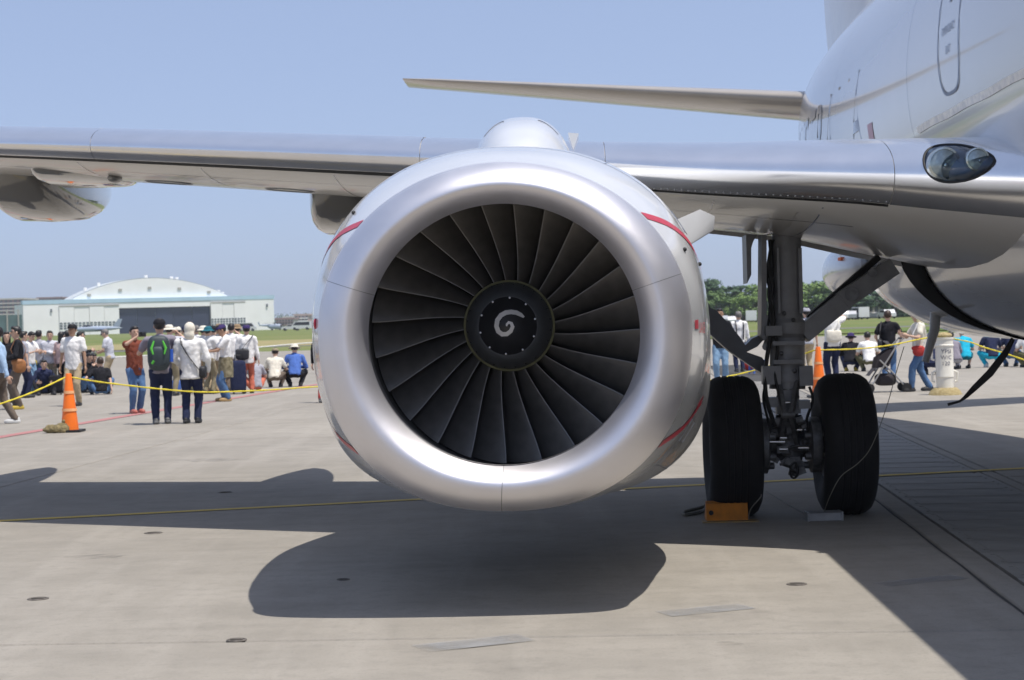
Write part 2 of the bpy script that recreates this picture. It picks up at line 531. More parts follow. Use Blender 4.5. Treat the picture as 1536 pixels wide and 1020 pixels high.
M_stain = mat('oil_stain', (0.10, 0.092, 0.082), rough=0.6, scale=8, col2=(0.16, 0.148, 0.128))
_nt = M_stain.node_tree
_n = _nt.nodes.new('ShaderNodeTexNoise'); _n.inputs['Scale'].default_value = 7.0; _n.inputs['Detail'].default_value = 7.0
_r = _nt.nodes.new('ShaderNodeMapRange'); _r.inputs['From Min'].default_value = 0.42; _r.inputs['From Max'].default_value = 0.72; _r.inputs['To Max'].default_value = 0.35
_g = _nt.nodes.new('ShaderNodeNewGeometry')
_nt.links.new(_g.outputs['Position'], _n.inputs['Vector']); _nt.links.new(_n.outputs['Fac'], _r.inputs['Value'])
_nt.links.new(_r.outputs['Result'], _nt.nodes['Principled BSDF'].inputs['Alpha'])
for (x, y, rx, ry) in ((1090, 966, 0.07, 0.05), (150, 835, 0.22, 0.12), (320, 690, 0.4, 0.25)):
    p = ground_at(x, y)
    n_ = 18
    ring = [Vector((p.x + rx * (1 + 0.25 * math.sin(3 * a + x)) * math.cos(a), p.y + ry * (1 + 0.2 * math.sin(2 * a + y)) * math.sin(a), 0.0035)) for a in [2 * math.pi * k / n_ for k in range(n_)]]
    tag(MB().add(ring, [tuple(range(n_))]).build('oil_stain', M_stain), kind='structure')
# black sealing line beside the channel
strip([gp(-0.02, v) + GU * 0.005 * math.sin(v * 3.3) for v in [x * 0.35 for x in range(-20, 60)]], 0.016, 0.004, 'joint_sealant', M_joint)

# grass beyond the apron, rising slightly towards the far side
def grass_z(x, y):
    t = min(1.0, max(0.0, (y - 130) / 450))
    return -0.05 + t * (0.75 + max(0, x) * 0.002)


def field(name, xs, ya_, yb_, m, dz=0.0, n=14):
    rows = []
    for i in range(n + 1):
        row = []
        for x in xs:
            y0 = ya_(x); y1 = yb_(x)
            y = y0 + (y1 - y0) * i / n
            row.append((x, y, grass_z(x, y) + dz))
        rows.append(row)
    return MB().grid(rows).build(name, m)


XS = [-1500, -800, -400, -200, -100, -50, 0, 50, 100, 200, 400, 800, 1500]
tag(field('grass_field', XS, lambda x: 94 + max(-12, min(60, (x + 40) * 0.75)), lambda x: 1500, M_grass, 0.01, 30), kind='structure')
tag(field('taxiway', [-300, -100, 0, 50, 100, 300], lambda x: 118 + max(-12, min(60, (x + 40) * 0.9)), lambda x: 126 + max(-12, min(60, (x + 40) * 0.9)), M_asph, 0.03, 3), kind='structure')
tag(field('dry_grass', [-44, -36, -28, -22, -14], lambda x: 150, lambda x: 205, M_drygrass, 0.05, 4), kind='structure')

# ------------------------------------------------------------------ the aircraft
YAW = R(1.75)
plane = empty('airplane', (-0.048, 9.75, 0), -YAW)
tag(plane, 'pale grey twin-engine jet airliner seen from the front of its engine', 'airplane')
PM = Matrix.Translation((-0.048, 9.75, 0)) @ Matrix.Rotation(-YAW, 4, 'Z')
PI_ = PM.inverted()


def lp(x, y, s):
    """photo coordinates at station s -> aircraft coordinates"""
    return PI_ @ at(x, y, 9.75 + s)


def zrow(X, s, y):
    """height at which aircraft point (X, s) shows at photo row y"""
    w = PM @ Vector((X, s, 0))
    d = w.y
    u = FPX * w.x / d
    v = (-(y - PY) - u * math.sin(ROLL)) / math.cos(ROLL)
    return CAMZ + v * d / FPX


# ---- nacelle
NS = [0.28, 0.7, 1.25, 2.2, 3.0, 4.0, 4.6]
NT = {'zc': [1.50, 1.50, 1.48, 1.38, 1.40, 1.45, 1.5], 'a': [0.994, 1.085, 1.150, 1.225, 1.20, 1.0, 0.82],
      'bt': [0.893, 0.99, 1.085, 1.17, 1.10, 0.95, 0.8], 'bb': [0.962, 1.0, 1.005, 0.955, 0.92, 0.80, 0.68], 'n': [2.25, 2.35, 2.5, 3.0, 2.8, 2.4, 2.1], 'nu': [2.0, 2.12, 2.28, 2.35, 2.25, 2.1, 2.0]}


def sec(zc, a, bt, bb, nl, th, nu=2.0):
    c, s_ = math.cos(th), math.sin(th)
    n = nu if s_ >= 0 else nl
    b = bt if s_ >= 0 else bb
    return Vector((math.copysign(abs(c) ** (2 / n), c) * a, 0, zc + math.copysign(abs(s_) ** (2 / n), s_) * b))


def nac(s, th, off=0.0):
    q = {k: cr(NS, NT[k], s) for k in NT}
    p = sec(q['zc'], q['a'] + off, q['bt'] + off, q['bb'] + off, q['n'], th, q['nu'])
    return Vector((p.x, s, p.z))


NTH = 96
TH = [2 * math.pi * j / NTH for j in range(NTH)]
FANC = Vector((0, 1.05, 1.522))


def throat(th, s):
    f = min(1, max(0, (s - 0.13) / 0.84))
    rx = 0.712 + (0.795 - 0.712) * f
    rz = 0.684 + (0.795 - 0.684) * f
    zc = 1.479 + (FANC.z - 1.479) * f
    return Vector((rx * math.cos(th), s, zc + rz * math.sin(th)))


nacelle = empty('engine_nacelle', parent=plane)
tag(nacelle, 'white engine nacelle with satin metal intake ring')
rows = [[nac(0.285 + (4.6 - 0.285) * i / 48, t) for t in TH] for i in range(49)]
cowl = MB()
cowl.grid(rows, cv=True)
cowl.grid([[nac(4.6, t) for t in TH], [Vector((0.78 * math.cos(t), 4.55, 1.52 + 0.62 * math.sin(t))) for t in TH]], cv=True)
cowl_o = cowl.build('cowling', M_white, nacelle)
core = MB().lathe([(0.62, 4.2), (0.58, 4.7), (0.42, 5.2), (0.38, 5.25), (0.25, 5.4), (0.02, 5.9)], (0, 0, 1.52), 'Y', 40).build('exhaust_core', M_gear_d, nacelle)
# intake ring in three segments with thin open seams
RH = 0.40
prof = []
for i in range(13):
    ph = math.pi / 2 * i / 12
    prof.append((RH * (1 - math.sin(ph) ** 1.0) if i < 12 else 0, 0))
lipprof = []
for i in range(11):      # inner quarter, throat to highlight
    ph = math.pi / 2 * i / 10
    lipprof.append((RH * (i / 10), 0.13 * (1 - i / 10) ** 1.7))
for i in range(1, 15):   # outer quarter, highlight to cowling
    ph = math.pi / 2 * i / 14
    lipprof.append((RH + (1 - RH) * math.sin(ph) ** 1.15, 0.285 * (1 - math.cos(ph)) ** 1.0))


def lip_pt(w, s, th):
    a = throat(th, 0.13)
    b = nac(0.28, th)
    p = a.lerp(b, w)
    return Vector((p.x, s - 0.03 * (p.z - 1.5) * (1 - abs(w - 0.4)), p.z))


SEAMS = [R(18), R(161), R(268.5)]
for k in range(3):
    t0, t1 = SEAMS[k], SEAMS[(k + 1) % 3]
    if t1 < t0: t1 += 2 * math.pi
    g = 0.0016
    n = int((t1 - t0) / (2 * math.pi) * 120)
    ths = [t0 + g + (t1 - t0 - 2 * g) * j / n for j in range(n + 1)]
    rows = [[lip_pt(w, s, t) for t in ths] for (w, s) in lipprof]
    MB().grid(rows).build('intake_lip', M_lip, nacelle, angle=60)
for t in SEAMS:
    seam = MB()
    seam.grid([[lip_pt(w, s + 0.003, t + dt) * 1.0 for dt in (-0.0022, 0.0022)] for (w, s) in lipprof])
    seam.build('lip_seam', M_gear, nacelle)
duct = MB()
duct.grid([[throat(t, s) for t in TH] for s in (0.13, 0.35, 0.55, 0.7)], cv=True, mi=0)
duct.grid([[throat(t, s) for t in TH] for s in (0.7, 0.8, 0.97, 1.5)], cv=True, mi=1)
duct.build('intake_duct', [mat('grey_acoustic_liner', (0.33, 0.32, 0.32), rough=0.5, metal=0.5, var=0.06), M_cased], nacelle)
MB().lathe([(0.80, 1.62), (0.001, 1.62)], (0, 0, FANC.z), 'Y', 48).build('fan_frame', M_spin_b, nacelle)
# panel seams round the cowling
for s0 in (0.98, 2.05):
    MB().grid([[nac(s0 + d, t, 0.0015) for t in TH] for d in (-0.005, 0.005)], cv=True).build('panel_seam', M_dark, nacelle)
# red danger chevrons on both flanks
for sx in (1, -1):
    for (s0, a0, s1, a1) in ((0.30, 41, 1.45, 15), (0.30, -38, 1.35, -19)):
        rows = []
        for i in range(15):
            f = i / 14
            s = s0 + (s1 - s0) * f
            a = R(a0 + (a1 - a0) * f)
            da = 0.028
            rows.append([nac(s + ds, (a + dd) if sx > 0 else math.pi - (a + dd), 0.003) for ds, dd in ((0, -da), (0, da))])
        MB().grid(rows).build('danger_stripe', M_red, nacelle)
tv, tf = text_mesh('DANGER', 0.062)
lab = MB()
lab.add([nac(0.62 + x * 1.0 - 0.12, (y - 0.03) / 1.1, 0.003) for x, y, _ in tv], tf)
lab.grid([[nac(s, z, 0.003) for z in (-0.012, 0.028)] for s in (0.36, 0.42, 0.47)])
lab.build('danger_lettering', M_red, nacelle)
MB().ell(nac(0.45, math.pi - 0.06, 0.0), (0.012, 0.03, 0.03)).build('warning_dot', M_red, nacelle)
for (s0, a) in ((0.75, 139), (0.62, 24), (1.25, 17)):
    p = nac(s0, R(a), 0.004)
    MB().ell(p, (0.012, 0.03, 0.012)).build('drain_fitting', M_dark, nacelle)

chine = MB()
A = [lp(1000, 336, 1.75), lp(1050, 314, 2.15), lp(1072, 324, 2.30), lp(1070, 344, 2.30), lp(1028, 370, 1.85)]
chine.add(A + [p + Vector((0.004, 0.02, -0.006)) for p in A], [(0, 1, 2, 3, 4), (9, 8, 7, 6, 5)] + [(i, (i + 1) % 5, (i + 1) % 5 + 5, i + 5) for i in range(5)])
chine.build('nacelle_chine', M_white, nacelle)
for th0 in (-48, -132, 62, 118):
    MB().grid([[nac(s, R(th0) + d, 0.0015) for d in (-0.003, 0.003)] for s in np.linspace(1.0, 4.5, 40)]).build('panel_seam', M_letter, nacelle)
for (s0, s1, a0, a1) in ((1.15, 1.5, 28, 36), (1.2, 1.45, 148, 157), (1.1, 1.4, -36, -27)):
    pts = [nac(s0, R(a0), 0.002), nac(s1, R(a0), 0.002), nac(s1, R(a1), 0.002), nac(s0, R(a1), 0.002)]
    MB().tube(pts + [pts[0]], 0.003, 4).build('access_panel', M_letter, nacelle)

# ---- fan
fan = empty('fan', parent=plane)
fan.location = FANC
NB = 24
bl = MB()
nr, nc = 13, 9
front, back = [], []
for i in range(nr):
    f = i / (nr - 1)
    r = 0.235 + (0.788 - 0.235) * f
    xi = R(24 + 40 * f ** 0.85)
    ch = 0.17 + 0.125 * f
    lean = R(9.0 * (1 - (1 - f) ** 1.6)) - R(3)
    sle = 0.02 + 0.035 * math.sin(math.pi * f) - 0.02 * f
    fr, bk = [], []
    for j in range(nc):
        q = (0, 0.018, 0.07, 0.16, 0.3, 0.47, 0.65, 0.83, 1.0)[j]
        x = ch * q
        cam_ = 0.055 * ch * 4 * q * (1 - q) * (1.3 - 0.6 * f)
        th_ = 0.010 * math.sqrt(max(0, q)) * (1 - q) * 2.2 + 0.0006
        ax = sle + x * math.cos(xi)
        tg = -x * math.sin(xi)
        nx, nt_ = -math.sin(xi), -math.cos(xi)
        for lst, sg in ((fr, 1), (bk, -1)):
            a_ = ax + nx * (cam_ * 1.0 + sg * th_)
            t_ = tg + nt_ * (cam_ + sg * th_)
            ang = math.pi / 2 + lean + t_ / r
            lst.append(Vector((r * math.cos(ang), a_, r * math.sin(ang))))
    front.append(fr); back.append(bk)
for rows_ in (front, back):
    bl.grid([row[:2] for row in rows_], mi=1)
    bl.grid([row[1:] for row in rows_], mi=0)
bl.grid([front[-1], back[-1]], mi=0)
blade_me = bl.mesh('fan_blade', [M_blade, M_blade_le], 50)
for k in range(NB):
    o = bpy.data.objects.new('fan_blade', blade_me)
    COL.objects.link(o); o.parent = fan
    o.rotation_euler = (0, -2 * math.pi * (k + 0.42) / NB, 0)
MB().lathe([(0.262, 0.0), (0.262, 0.25), (0.01, 0.25)], axis='Y', n=48).build('blade_platform', M_hub, fan)
SP = [(0.0005, -0.40), (0.03, -0.392), (0.07, -0.365), (0.115, -0.325), (0.163, -0.265)]
SP2 = [(0.163, -0.265), (0.168, -0.262), (0.2, -0.185), (0.232, -0.09), (0.248, -0.012), (0.25, 0.01)]
spinner = MB().lathe(SP, axis='Y', n=48, caps=False).build('spinner_cone', M_spin_b, fan)
MB().lathe(SP2, axis='Y', n=48, caps=False).build('spinner_ring', M_spin_g, fan)


def sp_y(r):
    P = SP + SP2[2:]
    return float(np.interp(r, [p[0] for p in P], [p[1] for p in P]))


spts = [(632, 410), (612, 394), (585, 380), (552, 374), (518, 378), (487, 394), (464, 424), (457, 462), (468, 496), (492, 514), (522, 514), (547, 496), (560, 468), (552, 446), (536, 440), (524, 452), (522, 464)]
swd = [6, 12, 14, 14.5, 15, 15, 15, 15, 15, 15, 14, 13, 12, 10, 9, 7, 4]
rows = []
for i, (x, y) in enumerate(spts):
    a = spts[max(i - 1, 0)]; b = spts[min(i + 1, len(spts) - 1)]
    d = Vector((b[0] - a[0], -(b[1] - a[1]))).normalized()
    n = Vector((-d.y, d.x))
    row = []
    for sg in (-1, 0, 1):
        q = (Vector((x - 525, -(y - 462))) + n * sg * swd[i]) * 0.2353 * 10.5 / FPX * 1.0
        row.append(Vector((q.x, sp_y(q.length) - 0.004, q.y)))
    rows.append(row)
MB().grid(rows).build('spiral_mark', M_spiral, fan)
bolt_me = MB().lathe([(0.0055, 0), (0.0055, -0.006), (0.001, -0.007)], axis='Y', n=8).mesh('spinner_bolt', M_bolt)
bolt_dk = MB().lathe([(0.005, 0), (0.005, -0.005), (0.001, -0.006)], axis='Y', n=8).mesh('ring_bolt', M_dark)
for k in range(10):
    t = 2 * math.pi * (k + 0.35) / 10
    o = bpy.data.objects.new('spinner_bolt', bolt_me); COL.objects.link(o); o.parent = fan
    o.location = (0.157 * math.cos(t), sp_y(0.157) - 0.002, 0.157 * math.sin(t))
for k in range(24):
    t = 2 * math.pi * (k + 0.5) / 24
    o = bpy.data.objects.new('ring_bolt', bolt_dk); COL.objects.link(o); o.parent = fan
    o.location = (0.236 * math.cos(t), sp_y(0.236) - 0.003, 0.236 * math.sin(t))

# ---- pylon
rows = []
PS = [1.25, 1.7, 2.1, 2.5, 2.8, 3.2, 3.8, 4.6, 5.6]
PW = [0.05, 0.22, 0.30, 0.335, 0.34, 0.32, 0.28, 0.24, 0.15]
PT = [2.50, 2.66, 2.78, 2.865, 2.90, 2.90, 2.88, 2.85, 2.8]
for i in range(33):
    s = 1.25 + (5.6 - 1.25) * i / 32
    w, zt = cr(PS, PW, s), cr(PS, PT, s)
    row = []
    for j in range(25):
        t = math.pi * j / 24
        row.append(Vector((0.065 + 1.07 * w * math.copysign(abs(math.cos(t)) ** 0.8, math.cos(t)), s, 2.2 + (zt - 2.2) * math.sin(t) ** 0.75)))
    rows.append(row)
pylon = MB().grid(rows, capa=True, capb=True).build('pylon', M_white, plane)
for sg in (-1, 1):
    row2 = []
    for i in range(9):
        x = sg * (0.11 + 0.13 * i / 8)
        z = 2.855 - 0.02 - 0.10 * (i / 8) ** 1.6
        row2.append(Vector((0.065 + x, 2.12 + 0.06 * (1 - i / 8), z)))
    rr = []
    for p in row2:      # lay the slot on the pylon skin
        lo_s, hi_s = 1.3, 3.0
        for _ in range(24):
            ms = (lo_s + hi_s) / 2
            w, zt = cr(PS, PW, ms), cr(PS, PT, ms)
            cx = min(1, abs(p.x - 0.065) / (w * 1.07))
            t = math.acos(cx ** 1.25)
            if 2.2 + (zt - 2.2) * math.sin(t) ** 0.75 < p.z: lo_s = ms
            else: hi_s = ms
        rr.append([Vector((p.x, lo_s - 0.006, p.z - 0.002)), Vector((p.x, lo_s - 0.006, p.z + 0.004))])
    MB().grid(rr).build('cooling_slot', M_letter, pylon)
fin = MB()
a, b, c_ = lp(852, 199, 3.0), lp(868, 200, 3.0), lp(860, 225, 3.0)
fin.add([a, b, c_, a + Vector((0, .25, -.02)), b + Vector((0, .25, -.02)), c_ + Vector((0, .25, 0))], [(0, 1, 2), (5, 4, 3), (0, 3, 4, 1), (1, 4, 5, 2), (2, 5, 3, 0)])
fin.build('pylon_fence', M_white, pylon)

# ---- wing
def foil(t):
    return (0.2969 * math.sqrt(t) - 0.126 * t - 0.3516 * t * t + 0.2843 * t ** 3 - 0.1036 * t ** 4) / 0.1


WX = [-13.0, -8.0, -4.2, 0.0, 1.2, 2.2, 2.75, 3.6]
WLE = [9.65, 7.25, 5.42, 3.47, 2.90, 2.40, 1.98, 1.05]
WTE = [11.2, 10.0, 9.10, 8.12, 7.95, 7.95, 7.95, 7.95]
WZL = [zrow(-13, 9.85, 150) if False else 4.00, 3.44, zrow(-4.2, 5.42, 215), zrow(0, 3.47, 241), zrow(1.2, 2.9, 253), zrow(2.2, 2.4, 259), zrow(2.75, 1.98, 263), zrow(3.6, 1.05, 270)]
WZT = [4.02, 3.46, zrow(-4.2, 9.1, 266), zrow(0, 8.12, 306), zrow(1.2, 7.95, 326), 2.34, 2.22, 2.05]
WTU = [0.08, 0.14, 0.20, 0.23, 0.27, 0.33, 0.37, 0.42]
WTL = [0.07, 0.12, 0.16, 0.22, 0.26, 0.30, 0.36, 0.45]


def wing_pt(X, t, side, off=0.0):
    le, te = cr(WX, WLE, X), cr(WX, WTE, X)
    zl, zt = cr(WX, WZL, X), cr(WX, WZT, X)
    th = cr(WX, WTU if side > 0 else WTL, X)
    h = (th + off) * foil(t)
    return Vector((X, le + (te - le) * t - off, zl + (zt - zl) * t + side * h))


TS = [0, 0.002, 0.006, 0.012, 0.02, 0.035, 0.055, 0.08, 0.12, 0.18, 0.26, 0.36, 0.48, 0.6, 0.7, 0.76]


def wing_loop(X, tmax=0.76, off=0.0):
    ts = [t for t in TS if t <= tmax]
    if ts[-1] < tmax: ts.append(tmax)
    return [wing_pt(X, t, 1, off) for t in reversed(ts)] + [wing_pt(X, t, -1, off) for t in ts[1:]]


xs = sorted(set([round(-13 + 0.5 * i, 3) for i in range(25)] + [-0.5 + 0.25 * i for i in range(17)] + [3.6]))
wing = MB().grid([wing_loop(X) for X in xs], capa=True, capb=True)
wing.grid([[wing_pt(X, 0.76, 1), wing_pt(X, 0.76, -1)] for X in xs])
wing_o = wing.build('wing', M_paint, plane)


def surf_strip(x0, x1, tu, tl, off, name, m, n=12, parent=None, thick=0.012):
    rows = []
    for i in range(n + 1):
        X = x0 + (x1 - x0) * i / n
        row = [wing_pt(X, t, 1, off) for t in np.linspace(tu, 0.03, 7)] + [wing_pt(X, t, 1, off) for t in (0.02, 0.012, 0.006, 0.002, 0)]
        row += [wing_pt(X, t, -1, off) for t in (0.002, 0.006, 0.012, 0.02)] + [wing_pt(X, t, -1, off) for t in np.linspace(0.03, tl, 4)]
        row = [wing_pt(X, tu, 1, 0.001)] + row + [wing_pt(X, tl, -1, 0.001)]
        rows.append(row)
    return MB().grid(rows).build(name, m, parent or wing_o, angle=50)


def under_strip(x0, x1, ta, tb, off, name, m, n=10):
    rows = [[wing_pt(x0 + (x1 - x0) * i / n, t, -1, off) for t in (ta, (ta + tb) / 2, tb)] for i in range(n + 1)]
    return MB().grid(rows).build(name, m, wing_o)


for (x0, x1) in ((-12.6, -9.0), (-8.995, -3.40), (-3.396, -0.702)):
    surf_strip(x0, x1, 0.15, 0.035, 0.014, 'slat', M_polish)
    under_strip(x0, x1, 0.039, 0.056, 0.003, 'slat_gap', M_dark)
surf_strip(-0.698, 0.615, 0.12, 0.05, 0.010, 'leading_edge_cap', M_polish, 6)
surf_strip(0.62, 2.42, 0.15, 0.038, 0.012, 'leading_edge_skin', M_polish, 12)
surf_strip(2.425, 3.58, 0.15, 0.04, 0.010, 'leading_edge_skin', M_polish, 10)
under_strip(0.62, 2.42, 0.041, 0.048, 0.003, 'slat_gap', M_dark)
# rivets / screws along the lower edge skin
riv = MB().ell((0, 0, 0), (0.007, 0.007, 0.004), n=6, k=4).mesh('screw', M_bolt)
for i in range(34):
    o = bpy.data.objects.new('screw', riv); COL.objects.link(o); o.parent = wing_o
    o.location = wing_pt(0.9 + 1.5 * i / 33, 0.034, -1, 0.013)
for X in (-7.2, -5.9, -4.7, -3.6, -2.5, -1.4, 1.35, 2.05):
    MB().grid([[wing_pt(X + d, t, -1, 0.002) for d in (-0.005, 0.005)] for t in np.linspace(0.07, 0.75, 14)]).build('panel_seam', M_letter, wing_o)
for t0 in (0.16, 0.58):
    MB().grid([[wing_pt(X, t0 + d, -1, 0.002) for d in (-0.0012, 0.0012)] for X in np.linspace(-12, 2.3, 50)]).build('panel_seam', M_letter, wing_o)
for X in (-5.3, -4.15, -3.05, -1.95):
    pts = [wing_pt(X + 0.22 * math.cos(a), 0.36 + 0.05 * math.sin(a), -1, 0.003) for a in [2 * math.pi * k / 20 for k in range(21)]]
    MB().tube(pts, 0.004, 4).build('access_panel', M_letter, wing_o)
# little vortex tabs on the slat top
tab = MB().box((0, 0, 0.008), (0.012, 0.05, 0.016), taper=0.6).mesh('vortex_tab', M_white)
for X in (-4.6, -4.05, -3.5, -2.95, -2.4):
    o = bpy.data.objects.new('vortex_tab', tab); COL.objects.link(o); o.parent = wing_o
    o.location = wing_pt(X, 0.19, 1, 0.002)
# flaps with the gap behind the engine
for (x0, x1, drop, cut) in ((-12.6, -0.9, 0.0, 0.0), (-0.9, 1.05, 0.0, 0.0), (1.5, 3.3, 0.05, 0.0)):
    rows = []
    for i in range(13):
        X = x0 + (x1 - x0) * i / 12
        rows.append([wing_pt(X, t, 1) + Vector((0, 0, -drop)) for t in (1.0, 0.93, 0.85, 0.78, 0.765)] + [wing_pt(X, t, -1) + Vector((0, 0, -drop)) for t in (0.765, 0.78, 0.85, 0.93, 1.0)])
    MB().grid(rows, capa=True, capb=True).build('flap', M_paint, wing_o)
# flap track fairings
def canoe(Xc, s0, s1, w, ztop, zbot, name='flap_track_fairing'):
    rows = []
    for i in range(25):
        f = i / 24
        s = s0 + (s1 - s0) * f
        k = max(0.02, math.sin(math.pi * min(1, f ** 0.62)) ** 0.55)
        row = []
        for j in range(20):
            t = 2 * math.pi * j / 20
            x = w * k * math.copysign(abs(math.cos(t)) ** 0.36, math.cos(t))
            h = (ztop - zbot) * k
            z = ztop + (h * math.copysign(abs(math.sin(t)) ** 0.46, math.sin(t)) if math.sin(t) < 0 else 0.12 * math.sin(t))
            row.append(Vector((Xc + x, s, z)))
        rows.append(row)
    return MB().grid(rows, cv=True, capa=True, capb=True).build(name, M_pod, wing_o, angle=70)


def canoe_px(xa, xb, ytop, ybot, s0, s1, name='flap_track_fairing'):
    sm = s0 + (s1 - s0) * 0.33
    A, B = lp(xa, (ytop + ybot) / 2, sm), lp(xb, (ytop + ybot) / 2, sm)
    return canoe((A.x + B.x) / 2, s0, s1, (B.x - A.x) / 2, lp((xa + xb) / 2, ytop, sm).z, lp((xa + xb) / 2, ybot, sm).z, name)


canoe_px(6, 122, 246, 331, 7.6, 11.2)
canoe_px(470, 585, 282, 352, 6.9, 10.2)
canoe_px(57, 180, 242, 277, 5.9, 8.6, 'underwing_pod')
nub = lp(172, 268, 6.2)
MB().ell(nub, (0.06, 0.12, 0.035)).build('pod_light', M_bolt, wing_o)

# landing light in the inboard leading edge
def le_proj(X, z, off):
    """point of the leading edge skin at (X, z), moved off forward"""
    zl = cr(WX, WZL, X)
    side = 1 if z >= zl else -1
    lo_t, hi_t = 0.0, 0.2
    for _ in range(26):
        mt = (lo_t + hi_t) / 2
        p = wing_pt(X, mt, side, 0.012)
        if (p.z - z) * side < 0: lo_t = mt
        else: hi_t = mt
    p = wing_pt(X, lo_t, side, 0.012)
    return Vector((X, p.y - off, z))


lc = lp(1425, 248, 2.15)
SC = 12.0 / FPX
def pear(k, n=40):
    """outline around the two lamps, photo offsets from the centre"""
    pts = []
    for i in range(n):
        t = 2 * math.pi * i / n
        c, s_ = math.cos(t), math.sin(t)
        rx = 42
        ry = (29 - 5 * c) if c < 0 else (29 - 11 * c ** 2)
        pts.append((rx * c * k, -ry * s_ * k - 1 + 0.5 * c))
    return pts


light = empty('landing_light', parent=plane)
rows = []
for k in (0.02, 0.3, 0.6, 0.85, 1.0):
    rows.append([le_proj(lc.x + x * SC, lc.z - y * SC, 0.004) for x, y in pear(k)])
M_lampbed = mat('dark_blue_lamp_housing', (0.09, 0.12, 0.19), rough=0.2, var=0.2)
MB().grid(rows, cv=True).build('housing', M_lampbed, light)
rows = [[le_proj(lc.x + x * SC * k, lc.z - y * SC * k, 0.006 + 0.085 * (1 - k ** 2)) for x, y in pear(1.0)] for k in (0.02, 0.3, 0.55, 0.8, 1.0)]
M_lens = mat('lamp_reflector', (0.55, 0.6, 0.58), rough=0.15, metal=0.9, var=0.1)
M_lensg = mat('lamp_glass', (0.35, 0.42, 0.44), rough=0.08, metal=0.5, var=0.2, scale=30)
for (ox, oy, rr) in ((-19, 1, 24), (22, -1, 17)):
    p = le_proj(lc.x + ox * SC, lc.z - oy * SC, 0.045)
    q = rr * SC
    MB().lathe([(q, 0.06), (q, -0.004), (q * 0.86, -0.008), (q * 0.84, 0.004), (q * 0.6, 0.012)], p, 'Y', 28, caps=False).build('lamp_ring', M_lens, light)
    MB().lathe([(q * 0.84, 0.0), (q * 0.6, -0.006), (q * 0.25, -0.010), (0.001, -0.011)], p, 'Y', 28, caps=False).build('lamp_lens', M_lensg, light)
    MB().ell(p + Vector((0.01, -0.012, -0.012)), (q * 0.16, 0.012, q * 0.16)).build('lamp_bulb', M_lens, light)
MB().grid(rows, cv=True).build('glass_cover', glass_mat(), light)
o_ring = [le_proj(lc.x + x * SC * 1.0, lc.z - y * SC * 1.0, 0.008) for x, y in pear(1.03)]
MB().tube(o_ring + [o_ring[0]], 0.008, 6).build('light_gasket', M_dark, light)

# ---- fuselage
FX = 4.83
FS = [-10.8, -10.5, -9.8, -8.8, -7.3, -5.3, -3.0, 8.5, 11.5, 14.5, 17.5, 20.0, 22.3, 23.0]
FW = [0.02, 0.45, 0.95, 1.35, 1.72, 1.86, 1.88, 1.88, 1.80, 1.50, 1.10, 0.72, 0.32, 0.10]
FH = [0.02, 0.45, 0.98, 1.40, 1.80, 1.96, 2.00, 2.00, 1.90, 1.60, 1.20, 0.82, 0.40, 0.15]
FZ = [2.55, 2.58, 2.70, 2.90, 3.12, 3.27, 3.30, 3.30, 3.42, 3.78, 4.25, 4.60, 4.85, 4.90]


def fus(s, th, off=0.0):
    w, h, z = cr(FS, FW, s), cr(FS, FH, s), cr(FS, FZ, s)
    return Vector((FX + (w + off) * math.cos(th), s, z + (h + off) * math.sin(th)))


fr_ = [-10.8 + 33.8 * (i / 90) for i in range(91)]
FT = [2 * math.pi * j / 72 for j in range(72)]
fus_o = MB().grid([[fus(s, t) for t in FT] for s in fr_], cv=True, capa=True, capb=True).build('fuselage', M_fus, plane)


def th_at(s, z):
    h, zc = cr(FS, FH, s), cr(FS, FZ, s)
    return math.pi - math.asin(max(-1, min(1, (z - zc) / h)))


# title running along the flank, read from tail to nose, seen end-on
tv, tf = text_mesh('AUSTRALIA', 1.15, 1.12)
xmax = max(p[0] for p in tv)
MB().add([fus(6.8 + (xmax - x), th_at(6.8 + (xmax - x), 2.92 + y), 0.004) for x, y, _ in tv], tf).build('title_lettering', M_letter, fus_o)
MB().grid([[fus(6.3 + a, th_at(6.3, 2.85 + b), 0.004) for b in (0, 0.15, 0.3)] for a in (0, 0.12, 0.25)]).build('red_emblem', mat('muted_red_paint', (0.28, 0.12, 0.17), rough=0.3), fus_o)
# overwing exit outline
sc_, zc_ = 3.05, 3.62
ring_o, ring_i = [], []
for i in range(48):
    t = 2 * math.pi * i / 48
    for lst, k in ((ring_o, 0.0), (ring_i, 0.022)):
        dx = (0.36 - k) * math.copysign(abs(math.cos(t)) ** 0.55, math.cos(t))
        dz = (0.62 - k) * math.copysign(abs(math.sin(t)) ** 0.45, math.sin(t))
        lst.append(fus(sc_ + dx, th_at(2.1, zc_ + dz), 0.004))
M_outline = mat('dark_blue_outline_paint', (0.045, 0.06, 0.12), rough=0.3)
MB().grid([ring_o, ring_i], cv=True).build('exit_outline', M_outline, fus_o)
for (txt, z, sz) in (('EMERGENCY', 3.42, 0.075), ('EXIT', 3.28, 0.075)):
    tv, tf = text_mesh(txt, sz)
    xm = max(p[0] for p in tv) / 2
    MB().add([fus(sc_ - (x - xm), th_at(2.1, z + y), 0.004) for x, y, _ in tv], tf).build('exit_lettering', M_outline, fus_o)
MB().grid([[fus(sc_ + dx, th_at(2.1, z), 0.004) for z in np.linspace(3.62, 4.1, 6)] for dx in (-0.035, 0.02)]).build('exit_handle', M_outline, fus_o)
for s0 in (4.6, 8.9):
    MB().grid([[fus(s0 + d, math.pi * 0.5 + math.pi * 0.62 * i / 30, 0.002) for i in range(31)] for d in (0, 0.007)]).build('skin_seam', M_letter, fus_o)
